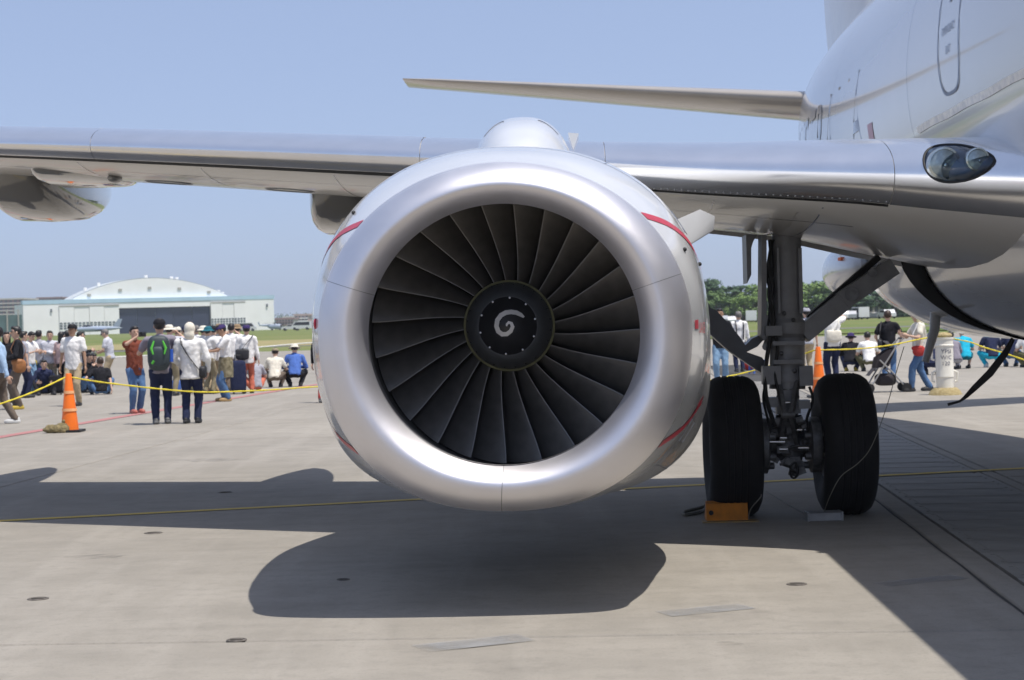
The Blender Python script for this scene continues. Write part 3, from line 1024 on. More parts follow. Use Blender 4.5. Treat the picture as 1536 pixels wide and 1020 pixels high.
# belly fairing between the wings, with the open wheel bay behind it
BS = [-1.2, -0.6, 0.4, 1.6, 3.0, 4.6, 5.55]
BW = [0.9, 1.28, 1.55, 1.66, 1.70, 1.70, 1.68]
BB = [1.34, 1.29, 1.25, 1.22, 1.21, 1.21, 1.22]
def belly(s, f):
    w, zb = cr(BS, BW, s), cr(BS, BB, s)
    t = math.pi + math.pi * f
    return Vector((FX + w * math.copysign(abs(math.cos(t)) ** 0.8, math.cos(t)), s, 2.25 + (2.25 - zb) * math.copysign(abs(math.sin(t)) ** 0.85, math.sin(t))))
fairing = MB().grid([[belly(-1.2 + 6.75 * i / 30, j / 40) for j in range(41)] for i in range(31)], capa=True, capb=True).build('belly_fairing', M_belly, plane)
def bay_s(j, f):
    w = max(0.10, abs(math.cos(math.pi + math.pi * j / 40)) ** 1.6)
    return 5.5 + (0.06 if f == 1 else 0.0 if f == 0 else (1.0 if f == 2 else 1.08) * w + 0.04)
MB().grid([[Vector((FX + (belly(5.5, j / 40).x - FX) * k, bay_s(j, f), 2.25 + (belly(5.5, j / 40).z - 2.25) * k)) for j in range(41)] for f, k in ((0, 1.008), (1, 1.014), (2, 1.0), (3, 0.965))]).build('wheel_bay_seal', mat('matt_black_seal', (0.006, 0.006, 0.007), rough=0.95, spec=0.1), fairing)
MB().grid([[belly(5.5, j / 40) + Vector((0, s - 5.5, 0)) if k == 1 else Vector((FX + (belly(5.5, j / 40).x - FX) * k, s, 2.25 + (belly(5.5, j / 40).z - 2.25) * k)) for j in range(41)] for s, k in ((6.55, 0.97), (6.8, 0.978), (8.4, 0.97), (9.8, 0.88), (11.2, 0.6))]).build('rear_fairing', M_fus, fairing)
# fairing edge on the fuselage flank, its pale reflection painted on as a strip
M_edge_refl = mat('painted_edge_reflection', (0.80, 0.77, 0.70), rough=0.6, scale=14, col2=(0.55, 0.54, 0.53))
MB().grid([[fus(s, th_at(s, z + 0.003 * math.sin(s * 5.3)), 0.006) for z in (2.865, 2.89, 2.915)] for s in np.linspace(0.2, 4.4, 60)]).build('fairing_edge_reflection', M_edge_refl, fairing)
rows = []
for i in range(19):
    t = 0.10 + 0.80 * i / 18
    a = wing_pt(1.9, t, -1, 0.004)
    b = Vector((FX - 1.62, a.y + 0.05, 2.02))
    rows.append([Vector((a.x + (b.x - a.x) * (q ** 0.85), a.y, a.z + (b.z - a.z) * q ** 2.3)) for q in [j / 10 for j in range(11)]])
MB().grid(rows).build('underwing_fillet', M_paint, fairing)
# ---- tail
def surf(name, stations, m, parent=None, thick=0.1):
    """stations: (x, s_le, s_te, z, half thickness) along the span"""
    rows = []
    for (x, a, b, z, h) in stations:
        rows.append([Vector((x, a + (b - a) * t, z + h * foil(t))) for t in reversed(TS + [0.85, 0.93, 1.0])] + [Vector((x, a + (b - a) * t, z - h * foil(t))) for t in (TS + [0.85, 0.93, 1.0])[1:]])
    return MB().grid(rows, capa=True, capb=True).build(name, m, parent or plane)


tipL = lp(604, 118, 21.9); rootL = lp(1196, 160, 18.0)
stabs = []
for k in range(15):
    f = k / 14
    x = rootL.x + 0.6 + (tipL.x - rootL.x - 0.6) * f
    z = rootL.z + 0.02 + (tipL.z - rootL.z - 0.02) * f
    stabs.append((x, 17.6 + 4.2 * f, 20.6 + 2.45 * f, z, (0.185 - 0.145 * f) * (0.25 if k == 14 else 1)))
stab_o = surf('horizontal_stabilizer', stabs, M_stab)
rows = []
fs_ = [(4.9, 12.6, 22.0, 0.46), (5.6, 15.0, 22.2, 0.44), (6.4, 16.2, 22.5, 0.42), (9.0, 18.3, 23.2, 0.3), (11.0, 19.9, 23.6, 0.16)]
for (z, a, b, h) in fs_:
    rows.append([Vector((FX + h * foil(t), a + (b - a) * t, z)) for t in reversed(TS + [0.85, 0.93, 1.0])] + [Vector((FX - h * foil(t), a + (b - a) * t, z)) for t in (TS + [0.85, 0.93, 1.0])[1:]])
MB().grid(rows, capa=True, capb=True).build('tail_fin', M_paint, plane)

# ---- main landing gear
GS = 4.85
gc = lp(1264, 670, GS); gcl = lp(1098, 672, GS)
AX_Z = 0.535
GX = (gc.x + gcl.x) / 2
SPW = (gc.x - gcl.x) / 2
TR, TW = 0.545, 0.203
prof = [(0.25, -TW * 0.80), (0.33, -TW * 0.96), (0.40, -TW), (0.455, -TW * 0.97), (0.500, -TW * 0.86), (0.530, -TW * 0.66), (0.541, -TW * 0.48)]
for g in (-0.36, -0.12, 0.12, 0.36):
    prof += [(TR, TW * (g - 0.05)), (TR - 0.007, TW * (g - 0.035)), (TR - 0.007, TW * (g + 0.035)), (TR, TW * (g + 0.05))]
prof += [(r, -h) for r, h in reversed(prof[:7])]
tyre_me = MB().lathe(prof, axis='X', n=64, caps=False).mesh('tyre', M_tyre, 45)
rim_b = MB().lathe([(0.265, -TW * 0.82), (0.255, -TW * 0.80), (0.22, -TW * 0.45), (0.10, -TW * 0.40), (0.09, -TW * 0.75), (0.001, -TW * 0.78)], axis='X', n=36, caps=False)
rim_b.lathe([(0.265, TW * 0.82), (0.255, TW * 0.80), (0.22, TW * 0.45), (0.10, TW * 0.40), (0.09, TW * 0.75), (0.001, TW * 0.78)], axis='X', n=36, caps=False)
for k in range(10):
    t = 2 * math.pi * k / 10
    rim_b.lathe([(0.012, -TW * 0.47), (0.012, -TW * 0.40)], (0, 0.17 * math.cos(t), 0.17 * math.sin(t)), 'X', 6)
rim_me = rim_b.mesh('rim', M_gear)
for sg in (-1, 1):
    w = empty('main_wheel', (GX + sg * SPW, GS, AX_Z), parent=plane)
    for nm, me in (('tyre', tyre_me), ('rim', rim_me)):
        o = bpy.data.objects.new(nm, me); COL.objects.link(o); o.parent = w
gear = empty('main_landing_gear', parent=plane)


def gl(x, y, ds=0.0):
    return lp(x, y, GS + ds)


top = gl(1180, 330); mid = gl(1181, 498); low = gl(1182, 570)
b = MB()
b.tube([gl(1180, 320), gl(1180, 372), gl(1181, 480)], [0.112, 0.112, 0.112], 24)
b.tube([gl(1181, 478), gl(1181, 484), gl(1181, 500), gl(1181, 506)], [0.12, 0.145, 0.145, 0.12], 24)
b.tube([gl(1181, 506), gl(1181, 560), gl(1181, 572)], [0.135, 0.135, 0.15], 24)
b.tube([gl(1181, 572), gl(1181, 583)], 0.14, 24)
b.build('strut', M_gear, gear)
MB().tube([gl(1182, 583), gl(1182, 625)], 0.078, 20).build('piston', M_chrome, gear)
b = MB()
b.tube([gl(1183, 622), gl(1183, 655), gl(1183, 690)], [0.10, 0.13, 0.105], 20)
b.tube([Vector((GX - SPW, GS, AX_Z)), Vector((GX + SPW, GS, AX_Z))], 0.065, 16)
b.build('axle', M_gear_d, gear)
for sg in (-1, 1):
    br = MB()
    c0 = Vector((GX + sg * (SPW - 0.19), GS, AX_Z))
    br.lathe([(0.21, 0), (0.215, sg * -0.02), (0.215, sg * -0.07), (0.17, sg * -0.085), (0.06, sg * -0.09)], c0, 'X', 28)
    for k in range(6):
        t = 2 * math.pi * (k + 0.5) / 6
        br.lathe([(0.028, sg * -0.08), (0.028, sg * -0.125), (0.015, sg * -0.13)], c0 + Vector((0, 0.155 * math.cos(t), 0.155 * math.sin(t))), 'X', 10)
    br.build('brake', M_gear_d, gear)
# lug blocks beside the collar
for (xa, xb, y0, y1) in ((1143, 1170, 549, 576), (1197, 1218, 549, 578), (1147, 1172, 489, 503), (1196, 1214, 600, 612), (1150, 1166, 596, 610)):
    A, B = gl(xa, y0, -0.1), gl(xb, y1, -0.1)
    MB().box((A + B) / 2, (B.x - A.x, 0.16, A.z - B.z)).build('lug', M_gear, gear)
for (xa, xb, y0, y1, ds) in ((1166, 1198, 585, 604, -0.10), (1158, 1206, 512, 517, -0.14), (1160, 1203, 540, 545, -0.14), (1164, 1200, 606, 620, -0.08), (1196, 1204, 372, 470, -0.06), (1164, 1170, 372, 470, -0.08)):
    A, B = gl(xa, y0, ds), gl(xb, y1, ds)
    MB().box((A + B) / 2, (B.x - A.x, 0.10, A.z - B.z)).build('strut_fitting', M_gear, gear)
for (x, y) in ((1172, 530), (1192, 556), (1176, 470), (1190, 480), (1168, 595), (1196, 595)):
    MB().ell(gl(x, y, -0.14), (0.018, 0.02, 0.018), n=8, k=6).build('strut_bolt', M_gear_d, gear)
# torque links in front of the piston
b = MB()
for sg in (-1, 1):
    b.bar(gl(1182 + sg * 14, 574, -0.12), gl(1182 + sg * 5, 622, -0.3), 0.03, 0.06)
    b.bar(gl(1182 + sg * 5, 622, -0.3), gl(1182 + sg * 15, 668, -0.12), 0.03, 0.06)
b.tube([gl(1172, 622, -0.3), gl(1192, 622, -0.3)], 0.028, 12)
b.build('torque_link', M_gear_d, gear)
b = MB()
for i in range(48):
    x = rnd.uniform(1152, 1216); y = rnd.uniform(628, 712)
    if y > 690: x = rnd.uniform(1168, 1200)
    sz = rnd.uniform(0.02, 0.055)
    if rnd.random() < 0.5:
        b.box(gl(x, y, rnd.uniform(-0.2, -0.08)), (sz * 1.6, sz, sz), Matrix.Rotation(rnd.uniform(-0.6, 0.6), 3, 'Y'))
    else:
        b.tube([gl(x - rnd.uniform(2, 9), y, -0.17), gl(x + rnd.uniform(2, 9), y + rnd.uniform(-4, 4), -0.15)], sz * 0.45, 10)
b.build('brake_plumbing', M_gear_d, gear)
b = MB()
for (x, y, w) in ((1165, 663, 12), (1175, 657, 5), (1175, 674, 6), (1205, 672, 8), (1180, 604, 9), (1199, 645, 4)):
    b.tube([gl(x - w, y, -0.235), gl(x + w, y, -0.235)], 0.013, 10)
b.build('brake_fitting', M_chrome, gear)


def hose(pts, r, name='hose', m=None):
    P = [Vector(p) for p in pts]
    out = []
    for i in range(len(P) - 1):
        p0, p1, p2, p3 = P[max(i - 1, 0)], P[i], P[i + 1], P[min(i + 2, len(P) - 1)]
        for k in range(6):
            t = k / 6
            out.append(0.5 * ((2 * p1) + (p2 - p0) * t + (2 * p0 - 5 * p1 + 4 * p2 - p3) * t * t + (3 * p1 - p0 - 3 * p2 + p3) * t ** 3))
    out.append(P[-1])
    return MB().tube(out, r, 8).build(name, m or M_hose, gear)


hose([gl(1155, 360, -0.05), gl(1158, 400, -0.1), gl(1154, 440, -0.12), gl(1160, 480, -0.14), gl(1153, 520, -0.15), gl(1148, 560, -0.16), gl(1150, 600, -0.18), gl(1163, 640, -0.2)], 0.017)
hose([gl(1160, 360, -0.05), gl(1153, 395, -0.1), gl(1159, 430, -0.12), gl(1155, 470, -0.14), gl(1166, 520, -0.15), gl(1162, 560, -0.17), gl(1173, 610, -0.2), gl(1178, 650, -0.22)], 0.013)
hose([gl(1157, 365, 0.0), gl(1151, 410, -0.05), gl(1156, 450, -0.08), gl(1150, 500, -0.1)], 0.012)
hose([gl(1186, 690, -0.16), gl(1186, 712, -0.2), gl(1192, 717, -0.22), gl(1197, 708, -0.22), gl(1193, 694, -0.2), gl(1185, 702, -0.2), gl(1198, 711, -0.21)], 0.009)
hose([gl(1148, 575, -0.12), gl(1145, 600, -0.16), gl(1152, 630, -0.18), gl(1155, 655, -0.18)], 0.010)
hose([gl(1214, 580, -0.12), gl(1219, 600, -0.14), gl(1210, 630, -0.16), gl(1213, 655, -0.16)], 0.011)
# side brace
b = MB()
b.bar(gl(1203, 502, 0.0), gl(1268, 449, 0.02), 0.14, 0.16, up=(0, 1, 0))
b.bar(gl(1262, 452, 0.02), gl(1338, 400, 0.05), 0.14, 0.185, up=(0, 1, 0))
b.build('side_brace', M_gear, gear)
MB().tube([gl(1278, 441, -0.10), gl(1278, 441, -0.03)], 0.055, 20).build('brace_pin', M_gear_d, gear)
MB().tube([gl(1309, 409, -0.10), gl(1309, 409, -0.03)], 0.035, 16).build('brace_pin', M_gear_d, gear)
b = MB()
b.bar(gl(1212, 478, 0.1), gl(1318, 385, 0.15), 0.05, 0.05)
b.build('brace_lock_link', M_hose, gear)
b = MB()
A = [gl(x, y, 0.05) for x, y in ((1119, 352), (1136, 352), (1130, 362), (1127, 372), (1127, 412), (1121, 425))]
b.add(A + [p + Vector((0, 0.35, 0)) for p in A], [tuple(range(6)), tuple(range(11, 5, -1))] + [(i, (i + 1) % 6, (i + 1) % 6 + 6, i + 6) for i in range(6)])
b.build('door_edge', M_gear, gear)
b = MB()
A = [gl(x, y, -0.1) for x, y in ((1143, 352), (1150, 352), (1150, 470), (1158, 488), (1158, 503), (1146, 511), (1142, 504))]
n = len(A)
b.add(A + [p + Vector((0, 0.3, 0)) for p in A], [tuple(range(n)), tuple(range(2 * n - 1, n - 1, -1))] + [(i, (i + 1) % n, (i + 1) % n + n, i + n) for i in range(n)])
b.build('strut_door', M_gear, gear)
b = MB()
A = [gl(x, y, 0.1) for x, y in ((1056, 440), (1066, 462), (1075, 466), (1092, 484), (1112, 508), (1118, 518), (1128, 508), (1146, 500), (1150, 505), (1136, 520), (1120, 528), (1143, 536), (1152, 548), (1146, 562), (1122, 546), (1094, 527), (1064, 500))]
n = len(A)
b.add(A + [p + Vector((0, 0.22, 0)) for p in A], [(0, 1, 16), (1, 2, 16), (2, 3, 15, 16), (3, 4, 15), (4, 5, 10, 14), (4, 14, 15), (5, 6, 9, 10), (6, 7, 8, 9), (10, 11, 14), (11, 12, 13, 14)] + [(i, (i + 1) % n, (i + 1) % n + n, i + n) for i in range(n)])
b.build('door_actuator_arm', mat('blue_grey_gear_paint', (0.10, 0.105, 0.12), rough=0.35, var=0.15), gear)
b = MB()
b.bar(gl(1148, 522, 0.0), gl(1156, 500, 0.0), 0.035, 0.05)
b.tube([gl(1149, 520, -0.05), gl(1149, 520, 0.1)], 0.03, 12)
b.build('bracket', mat('light_grey_bracket', (0.4, 0.4, 0.4), rough=0.4), gear)

# ---- things hanging under the belly
bl0, bl1 = lp(1402, 494, 7.0), lp(1388, 543, 7.0)
MB().tube([bl0 + Vector((0.02, 0, 0.25)), bl0, bl1], [0.05, 0.045, 0.032], 14).build('drain_mast', mat('light_grey_mast', (0.5, 0.5, 0.5), rough=0.35), plane)
# bulbous inboard flap fairing behind the gear
c0 = lp(1276, 412, 8.6)
bulb = MB().ell(c0 + Vector((0, 0.4, 0.05)), (0.17, 1.1, 0.24), n=24, k=16).build('inboard_flap_fairing', M_fus, plane)
b = MB(); b.box(lp(1276, 388, 8.4), (0.22, 0.2, 0.03)); b.build('orange_cover', mat('orange_cover_cloth', (0.7, 0.13, 0.03), rough=0.7), plane)
b = MB(); b.box(lp(1336, 440, 9.4), (0.16, 0.3, 0.10), Matrix.Rotation(0.6, 3, 'Y')); b.build('orange_cover', MATS['orange_cover_cloth'], plane)

# ---- the other half: wing, gear, stabilizer mirrored about the fuselage
def mirror_copy(o, parent):
    c = o.copy(); COL.objects.link(c); c.parent = parent
    for ch in list(o.children): mirror_copy(ch, c)
    return c


for src in (wing_o, stab_o, gear, nacelle, pylon) + tuple(o for o in plane.children if o.name.startswith('main_wheel')):
    c = mirror_copy(src, plane)
    c.scale = (-1, 1, 1)
    c.location = (2 * FX - src.location.x, src.location.y, src.location.z)

# ------------------------------------------------------------------ far side of the airfield
M_hwhite = mat('white_corrugated_wall', (0.92, 0.91, 0.89), rough=0.7, var=0.03, scale=0.3)
M_hblue = mat('pale_blue_fascia', (0.45, 0.62, 0.74), rough=0.6, var=0.06, scale=0.3)
M_hdoor = mat('dark_blue_hangar_door', (0.022, 0.032, 0.07), rough=0.55, var=0.15, scale=0.2)
M_pane = mat('dim_window_glass', (0.16, 0.18, 0.20), rough=0.15, var=0.2, scale=0.5)
M_beige = mat('beige_steel_frame', (0.42, 0.40, 0.35), rough=0.7)

HD = 560.0
hs = HD / FPX                     # metres per photo pixel at the hangar
h0 = at(35, 503, HD); h1 = at(411, 492, HD)
hang = empty('hangar', (h0.x, HD, h0.z - 0.6))
hdir = (h1 - h0); hlen = hdir.length * 1.035
hang.rotation_euler = (0, -math.atan2(h1.z - h0.z, h1.x - h0.x), R(24))
tag(hang, 'long white hangar with a shallow arched roof and dark blue door', 'hangar')
HH = 46 * hs + 0.6; DEP = 14.0


def hx(px_): return (px_ - 35) * hlen / 376.0


wall = MB()
segs = [(0, hx(86)), (hx(366), hlen)]
wall.box((hlen / 2, DEP / 2 + 0.5, HH / 2), (hlen, DEP, HH))
for x0, x1 in segs: wall.box(((x0 + x1) / 2, -0.35, HH / 2), (x1 - x0, 1.1, HH))
wall.box((hlen / 2, -0.35, HH - 0.9), (hlen - 0.4, 1.0, 1.7))
wall.build('wall', M_hwhite, hang)
for (xa, xb) in ((86, 174), (312, 366)):
    n = 4 if xa < 100 else 3
    for k in range(n):
        a = hx(xa) + (hx(xb) - hx(xa)) * k / n
        b = hx(xa) + (hx(xb) - hx(xa)) * (k + 1) / n
        leaf = MB().box(((a + b) / 2, -1.05 + 0.12 * (k % 2), (HH - 0.9) / 2), (b - a - 0.1, 0.25, HH - 0.9)).build('door_leaf', M_hwhite, hang)
        nw = 4
        for i in range(nw):
            for j in range(3):
                w_ = (b - a) / nw
                MB().box((a + w_ * (i + 0.5), -1.21 + 0.12 * (k % 2), HH * 0.235 + j * 0.75), (w_ * 0.72, 0.06, 0.55)).build('pane', M_pane, leaf)
    MB().box(((hx(xa) + hx(xb)) / 2, -1.1, HH - 0.75), (hx(xb) - hx(xa), 0.3, 0.3)).build('door_rail', M_beige, hang)
for k in range(5):
    a = hx(174) + (hx(312) - hx(174)) * k / 5
    b = hx(174) + (hx(312) - hx(174)) * (k + 1) / 5
    MB().box(((a + b) / 2, 0.0 + 0.1 * (k % 2), (HH - 1.1) / 2), (b - a - 0.12, 0.3, HH - 1.1)).build('sliding_door', M_hdoor, hang)
MB().box((hlen / 2, 0.3, HH + 0.6), (hlen + 0.4, 2.6, 1.2)).build('fascia', M_hblue, hang)
ax0, ax1, rise = hx(105), hx(343), 31 * hs
arc = []
for i in range(41):
    f = i / 40
    arc.append((ax0 + (ax1 - ax0) * f, rise * (1 - (2 * f - 1) ** 2) ** 0.92))
gab = MB()
n = len(arc)
gab.add([(x, 0.6, HH + 1.0 + z) for x, z in arc] + [(x, DEP, HH + 1.0 + z) for x, z in arc],
        [tuple(range(n)), tuple(range(2 * n - 1, n - 1, -1)), (0, n, 2 * n - 1, n - 1)])
gab.build('gable', M_hwhite, hang)
rf = MB()
rf.grid([[(x, y, HH + 1.15 + z * 1.02) for x, z in arc] for y in (0.9, DEP)])
rf.grid([[(x, y, HH + 0.75 + z * 1.02) for x, z in arc] for y in (0.9, DEP)])
rf.grid([[(x, 0.9, HH + k + z * 1.02) for x, z in arc] for k in (1.15, 0.75)])
roof = rf.build('roof', mat('pale_grey_roof_sheet', (0.5, 0.54, 0.56), rough=0.6), hang)
for px_ in (132, 152, 223, 262, 270, 334, 340):
    f = (hx(px_) - ax0) / (ax1 - ax0)
    z = rise * max(0, 1 - (2 * f - 1) ** 2) ** 0.92
    MB().box((hx(px_), 6, HH + 1.7 + z), (0.9, 0.9, 1.0)).build('roof_vent', M_hwhite, roof)
for px_ in (132, 178, 222, 267, 312):
    f = (hx(px_) - ax0) / (ax1 - ax0)
    MB().box((hx(px_), 0.5, HH + 1.0 + 0.52 * rise * max(0.2, 1 - (2 * f - 1) ** 2) ** 0.92), (1.1, 0.2, 0.8)).build('gable_vent', M_beige, hang)
for px_ in (75, 400):
    MB().box((hx(px_), -1.0, HH - 2.0), (0.5, 0.4, 1.0)).build('wall_lamp', M_pane, hang)


def block(name, xa, xb, ytop, ybot, d, dep, label, wallm, floors, bays, glassm=None, cat='building', roofm=None, group=None):
    A, B = at(xa, ybot, d), at(xb, ytop, d)
    w, h = B.x - A.x, B.z - A.z + 6
    t = empty(name, ((A.x + B.x) / 2, d, A.z - 6))
    tag(t, label, cat, group)
    MB().box((0, dep / 2, h / 2), (w, dep, h)).build('wall', wallm, t)
    MB().box((0, dep / 2, h + 0.3), (w + 0.8, dep + 0.8, 0.6)).build('roof', roofm or wallm, t)
    fh = (h - 6) / floors
    for i in range(floors):
        MB().box((0, -0.35, 6 + fh * i), (w * 0.98, 0.7, fh * 0.3)).build('balcony', roofm or M_hwhite, t)
        for k in range(bays):
            MB().box((-w / 2 + w * (k + 0.5) / bays, -0.06, 6 + fh * (i + 0.55)), (w / bays * 0.6, 0.12, fh * 0.5)).build('window', glassm or M_pane, t)
    return t


M_brick = mat('red_brown_tile_wall', (0.30, 0.20, 0.20), rough=0.8, var=0.1, scale=0.3)
M_pale = mat('pale_rendered_wall', (0.55, 0.52, 0.48), rough=0.8, var=0.1, scale=0.3)
block('apartment_block', -30, 34, 449, 478, 760, 24, 'red-brown apartment block left of the white hangar, seen at the picture edge', M_brick, 5, 9, roofm=M_pale)
block('apartment_block', 56, 92, 447, 478, 900, 24, 'distant building whose top just shows above the hangar roof', M_brick, 6, 6)
block('town_house', 414, 440, 479, 487, 620, 14, 'low pale building just beyond the right end of the hangar', M_pale, 2, 6, roofm=M_brick)
block('town_house', 442, 462, 473, 486, 700, 14, 'taller pinkish building beside the engine edge, beyond the hangar', mat('pinkish_wall', (0.5, 0.38, 0.36), rough=0.8), 3, 4)
block('town_house', 425, 452, 476, 486, 780, 14, 'pale far building behind the low one past the hangar', M_pale, 2, 6)
# white site building before the trees on the right
block('site_cabin', 1302, 1327, 455, 473, 330, 5, 'white two-storey site cabin in front of the trees', M_hwhite, 1, 3, roofm=M_hwhite)
# green net fence beside the hangar
nf = empty('net_fence', ((at(-60, 495, 540).x + at(33, 495, 540).x) / 2, 540, 0))
tag(nf, 'dark green netting fence left of the hangar', 'fence')
A, B = at(-60, 503, 540), at(33, 472, 540)
MB().box((0, 0, (B.z) / 2), (B.x - A.x, 0.3, B.z)).build('netting', mat('green_netting', (0.09, 0.16, 0.15), rough=0.8, var=0.2, scale=0.3), nf)
for k in range(6):
    MB().box((-8 + 3.2 * k, -0.3, B.z / 2 + 0.8), (0.35, 0.35, B.z + 1.6)).build('post', M_beige, nf)

# ---- parked aircraft and vehicles by the hangar
M_jet = mat('light_blue_grey_jet_paint', (0.36, 0.42, 0.52), rough=0.4, var=0.05)
M_canopy = mat('dark_canopy', (0.02, 0.02, 0.03), rough=0.1)
M_carw = mat('white_car_paint', (0.7, 0.7, 0.7), rough=0.3, coat=0.5, var=0.02)
M_carb = mat('dark_car_paint', (0.06, 0.08, 0.12), rough=0.3, coat=0.5, var=0.02)
M_cars = mat('silver_car_paint', (0.4, 0.41, 0.43), rough=0.3, metal=0.4, coat=0.5, var=0.02)


def gz(x, y): return grass_z(x, y) + 0.01


def jet(xa, xb, y, d, label, flip=1):
    A, B = at(xa, y, d), at(xb, y, d)
    L = (B.x - A.x)
    t = empty('parked_jet', ((A.x + B.x) / 2, d, A.z))
    t.scale = (flip, 1, 1)
    tag(t, label, 'jet')
    rows = []
    for i in range(17):
        f = i / 16
        r = 0.06 * L * max(0.03, math.sin(math.pi * f ** 0.7) ** 0.6)
        rows.append([Vector((-L / 2 + L * f, r * 0.9 * math.cos(a), 0.16 * L + r * math.sin(a) + 0.012 * L * f)) for a in [2 * math.pi * j / 14 for j in range(14)]])
    MB().grid(rows, cv=True, capa=True, capb=True).build('fuselage', M_jet, t)
    MB().ell((-L * 0.22, 0, 0.215 * L), (0.12 * L, 0.03 * L, 0.035 * L)).build('canopy', M_canopy, t)
    b = MB()
    for sg in (-1, 1):
        P = [(-0.08, 0), (0.16, 0), (0.2, 0.36), (0.1, 0.36)]
        for z in (0.14, 0.152): b.add([(x * L, sg * y_ * L, z * L) for x, y_ in P], [(0, 1, 2, 3)])
    b.build('wing', M_jet, t)
    b = MB()
    P = [(0.30, 0.2), (0.44, 0.2), (0.5, 0.36), (0.42, 0.36)]
    b.add([(x * L, -0.01 * L, z * L) for x, z in P] + [(x * L, 0.01 * L, z * L) for x, z in P], [(0, 1, 2, 3), (7, 6, 5, 4), (0, 4, 5, 1), (1, 5, 6, 2), (2, 6, 7, 3), (3, 7, 4, 0)])
    b.build('tail_fin', M_jet, t)
    for (x, y_) in ((-0.3, 0), (0.08, -0.1), (0.08, 0.1)):
        b = MB(); b.tube([(x * L, y_ * L, 0.14 * L), (x * L, y_ * L, 0.03 * L)], 0.012 * L, 6); b.lathe([(0.03 * L, -0.012 * L), (0.03 * L, 0.012 * L)], (x * L, y_ * L, 0.03 * L), 'Y', 10)
        b.build('landing_wheel', M_dark, t)


jet(112, 184, 506, 500, 'pale blue-grey jet parked before the hangar doors, nose to the left')


def helicopter(xa, xb, y, d, label, flip=1):
    A, B = at(xa, y, d), at(xb, y, d)
    L = B.x - A.x
    t = empty('parked_helicopter', ((A.x + B.x) / 2, d, A.z)); t.scale = (flip, 1, 1)
    tag(t, label, 'helicopter')
    b = MB(); b.ell((0.14 * L, 0, 0.14 * L), (0.3 * L, 0.08 * L, 0.095 * L), n=18, k=10, e=0.8); b.build('cabin', M_jet, t)
    MB().tube([(-0.05 * L, 0, 0.18 * L), (-0.48 * L, 0, 0.2 * L)], [0.06 * L, 0.022 * L], 10).build('tail_boom', M_jet, t)
    b = MB(); b.box((-0.48 * L, 0, 0.25 * L), (0.05 * L, 0.015 * L, 0.14 * L), Matrix.Rotation(-0.35, 3, 'Y')); b.build('tail_fin', M_jet, t)
    MB().ell((0.34 * L, 0, 0.16 * L), (0.1 * L, 0.075 * L, 0.06 * L)).build('windscreen', M_canopy, t)
    MB().tube([(0.1 * L, 0, 0.22 * L), (0.1 * L, 0, 0.28 * L)], 0.02 * L, 8).build('rotor_mast', M_dark, t)
    for k in range(4):
        a = math.pi / 2 * k + 0.3
        MB().bar((0.1 * L, 0, 0.28 * L), (0.1 * L + 0.45 * L * math.cos(a), 0.45 * L * math.sin(a), 0.265 * L), 0.03 * L, 0.006 * L).build('rotor_blade', M_dark, t)
    for (x, y_) in ((0.3, 0), (0.0, 0.08), (0.0, -0.08)):
        MB().lathe([(0.028 * L, -0.012 * L), (0.028 * L, 0.012 * L)], (x * L, y_ * L, 0.028 * L), 'Y', 10).build('landing_wheel', M_dark, t)


helicopter(388, 428, 496, 470, 'grey-blue helicopter parked at the right end of the hangar')


def car(x, y, d, heading, m, label, van=False, parent=None, L=4.4, group='vehicles parked across the airfield'):
    p = at(x, y, d)
    t = empty('parked_van' if van else 'parked_car', p, heading)
    tag(t, label, 'van' if van else 'car', group)
    H = 1.95 if van else 1.45
    W = 1.7
    if van: prof_ = [(-L / 2, 0.35), (-L / 2, 1.0), (-L / 2 + 0.05, H), (L / 2 - 0.9, H), (L / 2 - 0.25, 1.1), (L / 2, 0.95), (L / 2, 0.35)]
    else: prof_ = [(-L / 2, 0.35), (-L / 2, 0.9), (-L / 2 + 0.4, 0.98), (-L / 2 + 0.9, H), (0.5, H), (1.2, 0.98), (L / 2 - 0.1, 0.82), (L / 2, 0.35)]
    n = len(prof_)
    b = MB()
    b.add([(px_, -W / 2, z) for px_, z in prof_] + [(px_, W / 2, z) for px_, z in prof_], [tuple(range(n)), tuple(range(2 * n - 1, n - 1, -1))] + [(i, (i + 1) % n, (i + 1) % n + n, i + n) for i in range(n)])
    b.build('body', m, t, 20)
    for sg in (-1, 1):
        g = MB()
        q = [(-L / 2 + 0.55, 1.0), (-L / 2 + 1.0, H - 0.1), (0.45, H - 0.1), (1.0, 1.0)] if not van else [(-L / 2 + 0.2, 1.1), (-L / 2 + 0.25, H - 0.15), (L / 2 - 1.0, H - 0.15), (L / 2 - 0.5, 1.1)]
        g.add([(px_, sg * (W / 2 + 0.01), z) for px_, z in q], [(0, 1, 2, 3)])
        g.build('window', M_canopy, t)
        for wx in (-L / 2 + 0.8, L / 2 - 0.8):
            MB().lathe([(0.32, -0.1), (0.32, 0.1)], (wx, sg * (W / 2 - 0.08), 0.32), 'Y', 14).build('wheel', M_dark, t)
    return t


